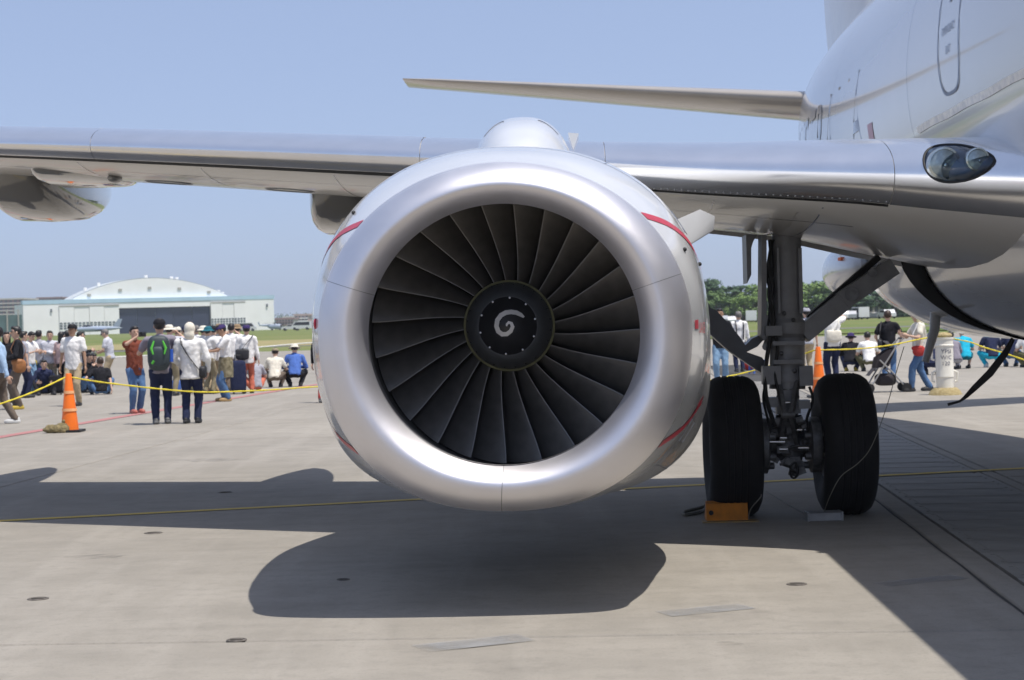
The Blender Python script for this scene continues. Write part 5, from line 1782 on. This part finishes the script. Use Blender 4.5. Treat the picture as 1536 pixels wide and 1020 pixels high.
P_('white_tee', 322, 590, 1.62, 200, 'person in white T-shirt and beige trousers, dark cap, beside the camouflage jacket', 'white', 'beige', 'short', hat='cap', hatcol='black', hands=HOLD, shoes='brown')
P_('camo', 340, 602, 1.64, -75, 'person in white polo and purple cap with camouflage jacket tied round the waist', 'white', 'jeans', 'short', hat='cap', hatcol='purple', skin=1, apron_c='camo', hands=[(0.05, -0.24, 0.64), (-0.05, -0.24, 0.66)], shoes='brown', headtilt=0.35)
P_('coral', 372, 590, 1.62, 185, 'person in white top and coral trousers with black bag, seen from behind', 'white', 'coral', 'long', hat='cap', hatcol='purple', longshirt=True)
P_('crouch_cream', 413, 581, 1.60, 180, 'person in cream shirt and cap crouching alone on the apron', 'cream', 'brown', 'short', pose='crouch', hat='cap', hatcol='khaki')
P_('crouch_blue', 443, 580, 1.66, 185, 'person in blue shirt and white hat crouching beside the engine edge', 'blue', 'black', 'long', pose='crouch', hat='sun', hatcol='cream', hip=0.20)
P_('red_legs', 489, 604, 1.66, 170, 'person in dark top and red trousers mostly hidden by the engine', 'black', 'red', 'long', shoes='grey')
P_('back_a', 60, 590, 1.62, 170, 'dark-haired person in grey top between the towel carrier and the folded arms', 'grey', 'jeans', 'short', hands=HOLD)
P_('back_b', 256, 594, 1.66, 165, 'person in pale shirt right behind the backpack wearer', 'grey_light', 'khaki', 'short', hat='sun', hatcol='cream', hands=UP)
P_('back_c', 297, 585, 1.64, 200, 'person in white top far behind the headscarf wearer', 'white', 'grey', 'short', hair='grey')
P_('back_d', 331, 586, 1.66, 175, 'person in pale shirt and tan sun hat behind the camouflage jacket', 'cream', 'beige', 'short', hat='sun', hatcol='tan', hands=UP)
P_('back_e', 358, 585, 1.64, 185, 'person with tan sun hat left of the coral trousers', 'white', 'red', 'short', hat='sun', hatcol='tan')
P_('back_f', 139, 588, 1.58, 30, 'person in dark jacket crouching between the black T-shirt and the white polo', 'navy', 'black', 'long', pose='crouch')
P_('more_a', 37, 597, 1.60, 120, 'person in plain grey shirt squeezed behind the tan shoulder bag', 'grey', 'navy', 'short')
P_('more_b', 103, 587, 1.60, 160, 'person in blue shirt showing just left of the white polo', 'sky', 'black', 'short', hands=HOLD)
P_('more_c', 281, 590, 1.63, 195, 'person in pale shirt and dark cap filling the gap left of the headscarf', 'grey_light', 'olive', 'short', hat='cap', hatcol='navy', hands=UP)
P_('more_d', 314, 591, 1.60, 150, 'person in white shirt with teal neck towel behind the crossbody bag', 'white', 'khaki', 'short', hat='sun', hatcol='teal', hands=HOLD)
P_('more_e', 349, 587, 1.66, 185, 'dark-haired person in white shirt directly behind the purple cap', 'white', 'brown', 'short', hands=UP)
P_('more_f', 122, 587, 1.56, 100, 'person in black jacket standing just right of the white polo', 'black', 'navy', 'long', hands=HOLD)
P_('more_g', 384, 586, 1.60, 200, 'person sitting on the ground in grey right of the coral trousers', 'grey', 'coral', 'short', pose='sit')
P_('more_h', 66, 592, 1.58, 20, 'person sitting low in dark clothes beside the purple suitcase', 'navy', 'black', 'long', pose='sit')
# right crowd
P_('jeans_man', 1082, 577, 1.70, -5, 'person in dark top and light jeans standing between engine and gear', 'black', 'jeans_light', 'short', shoes='blue', skin=1, hands=[(0.17, -0.04, 0.50), (-0.17, -0.04, 0.50)])
P_('braces', 1110, 558, 1.64, 185, 'person in white shirt with dark straps behind the gear door arm', 'white', 'navy', 'long', hair='grey')
P_('beige_legs', 1212, 566, 1.68, 195, 'person in pale patterned shirt and beige trousers right behind the gear strut', 'grey_light', 'beige', 'short', hat='cap', hatcol='grey')
P_('photo_man', 1250, 577, 1.72, 190, 'person in white shirt and navy trousers photographing with raised arms behind the right cone', 'white', 'navy', 'short', hat='cap', hatcol='white', hands=[(0.06, -0.2, 0.90), (-0.10, -0.17, 0.90)])
P_('crouch_purple', 1276, 557, 1.58, 160, 'person in dark jacket and purple cap crouching left of the white shirt', 'black', 'navy', 'long', pose='crouch', hat='sun', hatcol='purple', shoes='yellow')
P_('crouch_white', 1304, 557, 1.62, 180, 'person in white shirt and olive trousers crouching left of the pushchair', 'white', 'olive', 'short', pose='crouch')
P_('pusher', 1334, 574, 1.56, 165, 'person in black T-shirt and jeans standing behind the pushchair', 'black', 'jeans', 'short', hair='brown', hands=[(0.12, -0.06, 0.52), (-0.15, -0.16, 0.56)])
P_('walker', 1381, 587, 1.58, -80, 'person walking in jeans with long cream scarf and red bag', 'cream', 'jeans', 'short', hair='blond', long_hair=True, pose='walk', hands=[(0.10, -0.20, 0.68), (-0.10, -0.20, 0.70)])
P_('crouch_navy', 1398, 562, 1.60, 170, 'person in navy crouching just left of the white post', 'navy', 'navy', 'long', pose='crouch', hat='cap', hatcol='navy')
P_('cyan', 1447, 553, 1.62, 185, 'person in bright cyan shirt crouching right of the white post', 'cyan', 'teal', 'short', pose='crouch', shorts=True, hip=0.2)
P_('grey_behind', 1432, 554, 1.55, 200, 'person in grey crouching close behind the white post', 'plaid', 'grey', 'long', pose='crouch')
P_('star', 1488, 551, 1.64, 180, 'person in navy T-shirt with white star on the back, crouching', 'navy', 'cyan', 'short', pose='crouch', print_c='star', shoes='white', hip=0.19)
P_('navy_edge', 1518, 550, 1.64, 180, 'person in plain navy T-shirt crouching at the right picture edge', 'navy', 'jeans', 'short', pose='crouch', hip=0.19)
P_('white_edge', 1544, 551, 1.62, 190, 'person in white crouching, cut by the right picture edge', 'white', 'olive', 'short', pose='crouch')

# bags
M_tanbag = mat('tan_leather', (0.32, 0.13, 0.04), rough=0.5, var=0.2, scale=12)
M_blackbag = mat('black_nylon', (0.018, 0.018, 0.022), rough=0.6, var=0.2)
bag(PEOPLE['jacket'], (0.18, 0.02, 0.02), (0.08, 0.14, 0.14), M_tanbag, 'tan leather shoulder bag hanging on the black jacket', e=0.7)
bag(PEOPLE['coral'], (0.10, 0.16, 0.09), (0.16, 0.05, 0.13), M_blackbag, 'black shoulder bag on the back of the person in coral trousers', strap_side=-1)
bag(PEOPLE['headscarf'], (-0.20, 0.0, -0.02), (0.06, 0.10, 0.10), M_blackbag, 'small black bag at the hip of the headscarf wearer', strap=False)
q = PEOPLE['headscarf']
sb = empty('bag_strap', (0, 0, 0)); b = MB()
Wm = q['W']; H = q['H']
pts = [Wm @ (q['sh'] + Vector(v) * 1.0) for v in ((0.09 * H, 0.02, 0.035 * H), (0.07 * H, 0.125, -0.03 * H), (0.02 * H, 0.142, -0.12 * H), (-0.05 * H, 0.135, -0.22 * H), (-0.11 * H, 0.11, -0.30 * H))]
for i in range(4): b.bar(pts[i], pts[i + 1], 0.03, 0.012)
bpy.data.objects.remove(sb)
tag(b.build('bag_strap', M_blackbag), 'black crossbody strap over the white jacket', 'strap')
bag(PEOPLE['photo_man'], (0.02, 0.17, 0.16), (0.17, 0.07, 0.13), C['cream'], 'white cloth bag on the back of the photographing person', 'cloth_bag', strap_side=-1)
bag(PEOPLE['walker'], (0.17, -0.08, -0.02), (0.06, 0.13, 0.10), C['red'], 'red handbag carried by the walking person', 'handbag', strap_m=C['white'], e=0.8)
bag(PEOPLE['pusher'], (0.17, 0.10, 0.03), (0.05, 0.11, 0.11), M_blackbag, 'black bag at the hip of the person behind the pushchair')
# rucksack
q = PEOPLE['backpacker']
rk = empty('backpack', q['W'] @ (q['chest'] + Vector((0.02, 0.21, -0.05)))); rk.rotation_euler = q['root'].rotation_euler
tag(rk, 'large dark backpack with bright green trim on the back of the plaid shirt', 'backpack')
M_rk = mat('dark_slate_nylon', (0.03, 0.045, 0.055), rough=0.6, var=0.25)
M_green = mat('bright_green_trim', (0.10, 0.50, 0.05), rough=0.6)
MB().ell((0, 0, 0), (0.185, 0.12, 0.29), n=18, k=12, e=0.6).build('body', M_rk, rk)
MB().ell((0, 0.10, -0.06), (0.13, 0.06, 0.17), n=16, k=10, e=0.6).build('pocket', M_rk, rk)
for sx in (-1, 1): MB().tube([(sx * 0.07, 0.15, 0.20), (sx * 0.115, 0.165, 0.08), (sx * 0.09, 0.175, -0.02)], [0.012, 0.022, 0.012], 8).build('green_trim', M_green, rk)
MB().tube([(0.08, 0.15, -0.12), (0.11, 0.14, -0.17)], 0.02, 8).build('green_trim', M_green, rk)
MB().tube([(-0.20, 0.02, -0.15), (-0.20, 0.02, 0.06)], 0.035, 10).build('water_bottle', mat('blue_bottle', (0.03, 0.10, 0.45), rough=0.2), rk)
for sx in (-1, 1): MB().tube([(sx * 0.11, -0.10, 0.24), (sx * 0.12, -0.23, 0.22), (sx * 0.13, -0.30, 0.02), (sx * 0.12, -0.14, -0.20)], 0.018, 8).build('strap', M_blackbag, rk)
# cameras held up
M_cam = mat('black_camera', (0.015, 0.015, 0.017), rough=0.4)
for key, lab_ in (('rust', 'black camera held up by the person in the rust-red shirt'), ('photo_man', 'black camera held up by the photographing person')):
    q = PEOPLE[key]
    a = (q['arms'][0][2] + q['arms'][1][2]) / 2
    t = empty('camera', q['W'] @ (a + Vector((0, -0.05, 0.03)))); t.rotation_euler = q['root'].rotation_euler
    tag(t, lab_, 'camera')
    MB().box((0, 0, 0), (0.13, 0.06, 0.09)).build('body', M_cam, t)
    MB().lathe([(0.035, 0), (0.035, -0.09), (0.028, -0.10)], axis='Y', n=16).build('lens', M_cam, t)
q = PEOPLE['towel']
t = empty('towel', q['W'] @ (q['P'] + Vector((0.16, -0.02, -0.05)))); tag(t, 'yellow towel hanging at the hip of the person in jeans', 'towel')
MB().grid([[Vector((0.05 * math.sin(j), i * 0.04 - 0.06, 0.12 - 0.06 * j)) for j in range(6)] for i in range(4)]).build('cloth', C['yellow'], t)
# braces on the white shirt
q = PEOPLE['braces']; t = empty('shoulder_straps', q['W'] @ q['P']); t.rotation_euler = q['root'].rotation_euler
tag(t, 'pair of dark shoulder straps on the white shirt behind the gear arm', 'straps')
for sx in (-1, 1):
    H = q['H']; b = MB(); pts = [Vector((sx * 0.06 * H, 0.02, 0.335 * H)), Vector((sx * 0.065 * H, 0.135, 0.27 * H)), Vector((sx * 0.06 * H, 0.14, 0.15 * H)), Vector((sx * 0.055 * H, 0.137, 0.02 * H))]
    for i in range(3): b.bar(pts[i], pts[i + 1], 0.035, 0.01)
    b.build('strap', M_blackbag, t)


# ------------------------------------------------------------------ things on the apron
def suitcase(x, y, w, h, m, label):
    p = ground_at(x, y)
    t = empty('suitcase', (p.x, p.y, 0), 0.3); tag(t, label, 'suitcase')
    MB().ell((0, 0, h / 2 + 0.04), (w / 2, 0.13, h / 2), n=20, k=12, e=0.35).build('shell', m, t)
    for sx in (-1, 1):
        MB().lathe([(0.035, -0.015), (0.035, 0.015)], (sx * w * 0.35, -0.08, 0.036), 'X', 12).build('wheel', M_dark, t)
    MB().tube([(-w * 0.2, 0, h), (-w * 0.2, 0, h + 0.16), (w * 0.2, 0, h + 0.16), (w * 0.2, 0, h)], 0.012, 8).build('handle', M_dark, t)


suitcase(62, 591, 0.42, 0.62, C['purple'], 'dark purple suitcase standing left of the folded-arms person')
suitcase(84, 592, 0.34, 0.45, C['black'], 'black suitcase standing before the person with folded arms')
suitcase(358, 591, 0.36, 0.75, C['navy'], 'tall navy suitcase between camouflage jacket and coral trousers')
suitcase(262, 592, 0.45, 0.30, C['blue'], 'low blue bag lying between backpack and headscarf')


def crate(x, y, m, label):
    p = ground_at(x, y); t = empty('folding_stool', (p.x, p.y, 0), 0.4); tag(t, label, 'stool')
    MB().box((0, 0, 0.33), (0.40, 0.32, 0.035)).build('seat', m, t)
    for sx in (-1, 1):
        for sy in (-1, 1):
            MB().bar((sx * 0.17, sy * 0.13, 0), (sx * 0.15, sy * 0.11, 0.32), 0.04, 0.04).build('leg', m, t)
        MB().bar((sx * 0.165, -0.12, 0.1), (sx * 0.165, 0.12, 0.1), 0.03, 0.04).build('rail', m, t)


crate(322, 588, C['coral'], 'small red-orange stool behind the headscarf wearer')
crate(1136, 560, C['blue'], 'blue folding stool left of the gear strut')
t = empty('red_bag', ground_at(1128, 556)); tag(t, 'red-brown bag resting beside the blue stool', 'bag')
MB().ell((0, 0, 0.14), (0.24, 0.13, 0.14), n=16, k=8, e=0.7).build('body', C['red'], t)
MB().tube([(-0.1, 0, 0.26), (-0.06, 0, 0.34), (0.06, 0, 0.34), (0.1, 0, 0.26)], 0.012, 8).build('handle', M_dark, t)

# cones with sandbags
M_cone = mat('orange_cone_plastic', (0.85, 0.17, 0.01), rough=0.45, var=0.06, scale=5)
M_band = mat('pale_cone_band', (0.9, 0.45, 0.2), rough=0.5)
M_sand = mat('olive_sandbag', (0.10, 0.08, 0.035), rough=0.95, scale=11, col2=(0.30, 0.24, 0.12), bump=0.9, bscale=30)


def cone(x, y, ytop, label, lab2, d=None, bag_=True):
    p = ground_at(x, y)
    h = at(x, ytop, p.y).z
    t = empty('traffic_cone', (p.x, p.y, 0)); tag(t, label, 'cone', 'traffic cones of the barrier')
    MB().lathe([(0.165 * h / 0.8 * 0.8, 0.03), (0.15 * h / 0.8 * 0.8, 0.035), (0.045, h - 0.01), (0.04, h), (0.02, h)], n=28).build('body', M_cone, t)
    MB().box((0, 0, 0.02), (0.40, 0.40, 0.035)).build('base', M_dark, t)
    for f in (0.38, 0.68):
        r0 = 0.15 + (0.045 - 0.15) * f
        MB().lathe([(r0 + 0.006, f * h - 0.022), (r0 + 0.003, f * h + 0.022)], n=28, caps=False).build('band', M_band, t)
    if bag_:
        s = empty('sandbag', (p.x - 0.17, p.y - 0.12, 0)); tag(s, lab2, 'sandbag')
        b = MB(); b.ell((0, 0, 0.055), (0.19, 0.13, 0.075), n=18, k=10, e=0.75, zmin=-0.054); b.ell((0.07, 0.02, 0.11), (0.09, 0.09, 0.05), n=12, k=8); b.ell((-0.12, -0.03, 0.05), (0.10, 0.09, 0.045), n=12, k=8)
        remeshed(b, 0.012, 2, 0.02, 3.0).build('sack', M_sand, s)
        b = MB(); b.ell((0.1, 0.02, 0.17), (0.03, 0.03, 0.035), n=10, k=6); b.build('tied_neck', M_sand, s)
    return Vector((p.x, p.y, h))


c1 = cone(105, 648, 560, 'orange traffic cone on the left holding the yellow rope', 'olive sandbag on the foot of the left cone')
c2 = cone(1229, 596, 520, 'orange traffic cone behind the right main wheel', '', bag_=False)
M_rope = mat('yellow_barrier_rope', (0.62, 0.50, 0.02), rough=0.7, scale=25, col2=(0.75, 0.62, 0.05))


def rope(pts, label, r=0.013):
    out = []
    for i in range(len(pts) - 1):
        p0, p1, p2, p3 = pts[max(i - 1, 0)], pts[i], pts[i + 1], pts[min(i + 2, len(pts) - 1)]
        for k in range(10):
            t = k / 10
            out.append(0.5 * ((2 * p1) + (p2 - p0) * t + (2 * p0 - 5 * p1 + 4 * p2 - p3) * t * t + (3 * p1 - p0 - 3 * p2 + p3) * t ** 3))
    out.append(pts[-1])
    rad = [r * (1 + 0.25 * math.sin(i * 2.1)) for i in range(len(out))]
    tag(MB().tube(out, rad, 7).build('barrier_rope', M_rope), label, 'rope', 'yellow barrier ropes')


d1 = c1.y
rope([at(-40, 617, d1 - 1.5), at(0, 606, d1 - 1.0), at(50, 588, d1 - 0.5), at(98, 566, d1)], 'yellow rope running from the left cone out of the left edge')
rope([at(102, 565, d1), at(150, 573, d1 + 0.3), at(235, 583, d1 + 0.9), at(300, 588, d1 + 1.4), at(360, 587, d1 + 1.8), at(420, 584, d1 + 2.2), at(480, 580, d1 + 2.7), at(640, 574, d1 + 4), at(1000, 580, d1 + 5.5), at(1075, 568, d1 + 6), at(1140, 553, d1 + 6.2), at(1226, 524, c2.y)], 'yellow rope hanging from the left cone behind the engine to the right cone')
rope([at(1229, 525, c2.y), at(1290, 523, c2.y), at(1340, 517, c2.y + 0.3), at(1400, 506, c2.y + 0.5), at(1450, 512, c2.y), at(1476, 521, c2.y - 0.3), at(1510, 531, c2.y - 0.6), at(1560, 548, c2.y - 1)], 'yellow rope from the right cone towards the right edge')

# white post with handles and lettering
pp = ground_at(1418, 592)
post = empty('barrier_post', (pp.x, pp.y, 0)); tag(post, 'white plastic barrier post with handles and black lettering', 'post')
k = pp.y / FPX
M_post = mat('white_plastic', (0.80, 0.77, 0.68), rough=0.45, var=0.04)
hp_ = at(1418, 506, pp.y).z
r0 = 13.2 * k
MB().lathe([(r0 * 0.96, 0), (r0 * 0.96, hp_ * 0.30), (r0 * 1.02, hp_ * 0.31), (r0 * 1.02, hp_ * 0.33), (r0, hp_ * 0.34), (r0, hp_ * 0.84), (r0 * 1.08, hp_ * 0.85), (r0 * 1.08, hp_ * 0.87), (r0, hp_ * 0.88), (r0, hp_ * 0.96), (r0 * 1.06, hp_ * 0.97), (r0 * 1.06, hp_), (0.01, hp_)], n=32).build('tube', M_post, post)
for (sx, z0, z1) in ((-1, 0.24, 0.42), (1, 0.24, 0.42), (-1, 0.62, 0.84)):
    MB().tube([(sx * r0 * 0.9, 0, hp_ * z1), (sx * r0 * 1.42, 0, hp_ * (z1 - 0.03)), (sx * r0 * 1.42, 0, hp_ * z0), (sx * r0 * 1.15, 0, hp_ * (z0 - 0.01))], 0.022, 8).build('handle', M_post, post)
M_ink = mat('black_ink', (0.08, 0.08, 0.14), rough=0.6)
for (txt, z) in (('YPSI', 0.725), ('W/C', 0.62), ('120', 0.515)):
    tv, tf = text_mesh(txt, 8.6 * k)
    xm = (max(p[0] for p in tv) + min(p[0] for p in tv)) / 2
    MB().add([Vector(((r0 + 0.004) * math.sin((x - xm) / r0), -(r0 + 0.004) * math.cos((x - xm) / r0), hp_ * z + y)) for x, y, _ in tv], tf).build('lettering', M_ink, post)
for (z, lb) in ((hp_, 'straw-coloured coil of rope on top of the white post'), (0.0, 'straw-coloured sandbag round the foot of the white post')):
    o = MB()
    if z > 0: o.ell((0, 0, 0.035), (r0 * 0.95, r0 * 0.95, 0.06), n=18, k=8, zmin=-0.03)
    else: o.lathe([(r0 * 1.02, 0.0), (r0 * 1.9, 0.0), (r0 * 1.7, 0.07), (r0 * 1.3, 0.13), (r0 * 1.02, 0.12)], n=20)
    s = o.build('straw_sandbag' if z == 0 else 'rope_coil', mat('straw_sack', (0.30, 0.23, 0.10), rough=0.95, scale=18, col2=(0.45, 0.37, 0.20), bump=0.8, bscale=40))
    s.location = (pp.x, pp.y, z + 0.001); tag(s, lb, 'sandbag' if z == 0 else 'rope')

# pushchair
sp = ground_at(1330, 588)
st = empty('pushchair', (sp.x, sp.y, 0), R(0)); tag(st, 'folding pushchair with dark seat and grey frame beside the person in black', 'pushchair')
M_alu = mat('grey_tube_frame', (0.45, 0.44, 0.42), rough=0.35, metal=0.6)
M_seatc = mat('dark_pushchair_fabric', (0.035, 0.03, 0.035), rough=0.9, var=0.2)
for sy in (-0.22, 0.22):
    MB().tube([(0.30, sy, 1.02), (0.18, sy, 0.90), (-0.10, sy, 0.48), (-0.34, sy, 0.10)], 0.016, 8).build('frame_tube', M_alu, st)
    MB().tube([(-0.16, sy, 0.62), (0.10, sy, 0.36), (0.32, sy, 0.10)], 0.016, 8).build('frame_tube', M_alu, st)
    for wx in (-0.36, 0.34):
        for dy in (-0.03, 0.03):
            w = empty('wheel', (wx, sy + dy, 0.088), parent=st)
            MB().lathe([(0.062, -0.014), (0.086, -0.012), (0.088, 0), (0.086, 0.012), (0.062, 0.014)], axis='Y', n=20).build('tyre', M_dark, w)
            MB().lathe([(0.055, -0.01), (0.06, 0), (0.055, 0.01)], axis='Y', n=16).build('hub', M_alu, w)
MB().tube([(0.30, -0.22, 1.02), (0.30, 0.22, 1.02)], 0.018, 8).build('handlebar', M_dark, st)
MB().grid([[(x_, y_, z_) for y_ in (-0.2, -0.1, 0, 0.1, 0.2)] for x_, z_ in ((0.17, 0.86), (0.10, 0.70), (0.0, 0.50), (-0.06, 0.44), (-0.24, 0.46), (-0.36, 0.32))]).build('seat', M_seatc, st)
MB().ell((-0.02, 0, 0.24), (0.20, 0.19, 0.12), n=16, k=8, e=0.6).build('basket', M_seatc, st)
for sy in (-0.2, 0.2):
    m_ = MB(); m_.add([(0.17, sy, 0.86), (0.02, sy, 0.50), (-0.24, sy, 0.46), (-0.20, sy, 0.66), (0.0, sy, 0.80), (0.17, sy * 0.96, 0.86), (0.02, sy * 0.96, 0.50), (-0.24, sy * 0.96, 0.46), (-0.20, sy * 0.96, 0.66), (0.0, sy * 0.96, 0.80)], [(0, 1, 2, 3, 4), (9, 8, 7, 6, 5), (0, 5, 6, 1), (1, 6, 7, 2), (2, 7, 8, 3), (3, 8, 9, 4), (4, 9, 5, 0)])
    m_.build('side_panel', M_seatc, st)
MB().grid([[(0.19 - 0.02 * math.cos(a) - 0.20 * math.sin(a), y_, 0.84 + 0.14 * math.sin(a)) for y_ in (-0.22, -0.1, 0.1, 0.22)] for a in [math.pi * i / 12 for i in range(9)]]).build('hood', C['grey'], st)

# chocks, cords and the black strap under the belly
ch = ground_at(1090, 781)
t = empty('wheel_chock', (ch.x, ch.y, 0), R(-2)); tag(t, 'orange-brown wheel chock before the left tyre', 'chock')
M_chock = mat('dirty_orange_chock', (0.60, 0.20, 0.01), rough=0.7, scale=14, col2=(0.40, 0.14, 0.01))
b = MB(); w_ = 0.155
b.add([(sx * w_, y_, z_) for sx in (-1, 1) for y_, z_ in ((-0.08, 0.005), (-0.05, 0.135), (0.02, 0.15), (0.16, 0.005))], [(0, 1, 2, 3), (7, 6, 5, 4), (0, 4, 5, 1), (1, 5, 6, 2), (2, 6, 7, 3), (3, 7, 4, 0)]); b.build('block', M_chock, t)
MB().box((0.02, -0.09, 0.006), (0.42, 0.14, 0.010)).build('base_plate', mat('worn_yellow_plate', (0.35, 0.22, 0.06), rough=0.7, scale=12, col2=(0.22, 0.17, 0.11)), t)
MB().lathe([(0.018, 0), (0.018, -0.01), (0.001, -0.01)], (-0.12, -0.075, 0.07), 'Y', 12).build('rope_hole', M_dark, t)
cg = ground_at(1236, 781)
t = empty('wheel_chock', (cg.x, cg.y, 0), R(3)); tag(t, 'low grey metal wheel chock before the right tyre', 'chock')
M_cg = mat('grey_cast_chock', (0.26, 0.26, 0.26), rough=0.5, metal=0.4, var=0.15, scale=12)
b = MB(); w_ = 0.125
b.add([(sx * w_, y_, z_) for sx in (-1, 1) for y_, z_ in ((-0.06, 0.005), (-0.04, 0.06), (0.02, 0.075), (0.14, 0.005))], [(0, 1, 2, 3), (7, 6, 5, 4), (0, 4, 5, 1), (1, 5, 6, 2), (2, 6, 7, 3), (3, 7, 4, 0)]); b.build('block', M_cg, t)
for sx in (-1, 1): MB().box((sx * 0.128, 0.01, 0.035), (0.012, 0.14, 0.07)).build('end_plate', M_cg, t)


def cord(pts, r, m, name, label, cat='cord'):
    out = []
    for i in range(len(pts) - 1):
        p0, p1, p2, p3 = pts[max(i - 1, 0)], pts[i], pts[i + 1], pts[min(i + 2, len(pts) - 1)]
        for k_ in range(8):
            t_ = k_ / 8
            out.append(0.5 * ((2 * p1) + (p2 - p0) * t_ + (2 * p0 - 5 * p1 + 4 * p2 - p3) * t_ * t_ + (3 * p1 - p0 - 3 * p2 + p3) * t_ ** 3))
    out.append(pts[-1])
    for p_ in out: p_.z = max(p_.z, r + 0.001)
    tag(MB().tube(out, r, 6).build(name, m), label, cat)


M_cord = mat('grey_nylon_cord', (0.20, 0.19, 0.16), rough=0.8)
dc = cg.y
cord([at(1236, 768, dc - 0.05), at(1246, 742, dc - 0.55), at(1262, 714, dc - 0.62), at(1288, 694, dc - 0.62), at(1308, 668, dc - 0.60), at(1330, 610, dc - 0.5), at(1344, 560, dc - 0.3), at(1356, 520, dc)], 0.0032, M_cord, 'pull_cord', 'thin grey cord rising from the grey chock across the right tyre')
cord([at(1122, 783, ch.y), at(1126, 764, ch.y - 0.2), at(1140, 747, ch.y - 0.4), at(1142, 742, ch.y - 0.3)], 0.005, M_cord, 'pull_cord', 'short grey cord looped beside the orange chock')
cord([ground_at(1060, 762), ground_at(1052, 770), ground_at(1028, 775), ground_at(1026, 770), ground_at(1050, 764), ground_at(1066, 757)], 0.013, M_cord, 'pull_cord', 'grey rope loop lying left of the orange chock')
cord([ground_at(1150, 738), ground_at(1190, 762), ground_at(1212, 774)], 0.005, M_cord, 'pull_cord', 'thin cord on the ground from between the tyres to the grey chock')
# strap swinging under the belly
SD = 13.4
sp_ = [at(1520, 508, SD), at(1508, 530, SD - 0.1), at(1485, 560, SD - 0.1), at(1462, 582, SD - 0.1), at(1448, 596, SD), at(1440, 602, SD), at(1422, 607, SD)]
wd = [0.03, 0.045, 0.052, 0.042, 0.026, 0.016, 0.02]
rows = []
for i, p_ in enumerate(sp_):
    a_, b_ = sp_[max(i - 1, 0)], sp_[min(i + 1, len(sp_) - 1)]
    d_ = (b_ - a_).normalized(); n_ = Vector((d_.z, 0.3, -d_.x)).normalized() * wd[i] / 2
    rows.append([p_ - n_, p_ - n_ + Vector((0, 0.01, 0)), p_ + n_ + Vector((0, 0.01, 0)), p_ + n_])
tag(MB().grid(rows, cv=True, capa=True, capb=True).build('black_strap', mat('black_webbing', (0.014, 0.012, 0.012), rough=0.8)), 'black webbing strap blowing under the belly at the right edge', 'strap')

bpy.data.scenes.remove(WORK)

# ------------------------------------------------------------------ summer haze: still air around camera and scene
hz = MB().box((0, 0, 0), (6100, 3900, 23))
haze = hz.build('haze', M_dark)
haze.location = (0, 1600, 10.2)
hm = bpy.data.materials.new('pale_air'); hm.use_nodes = True
hn = hm.node_tree
for n_ in list(hn.nodes):
    if n_.type != 'OUTPUT_MATERIAL': hn.nodes.remove(n_)
pv = hn.nodes.new('ShaderNodeVolumePrincipled')
pv.inputs['Color'].default_value = (0.84, 0.92, 1.0, 1)
pv.inputs['Density'].default_value = 0.0002
pv.inputs['Anisotropy'].default_value = 0.0
hn.links.new(pv.outputs[0], [n_ for n_ in hn.nodes if n_.type == 'OUTPUT_MATERIAL'][0].inputs['Volume'])
haze.data.materials.clear(); haze.data.materials.append(hm)
tag(haze, 'thin pale summer haze over the airfield', 'haze', kind='stuff')
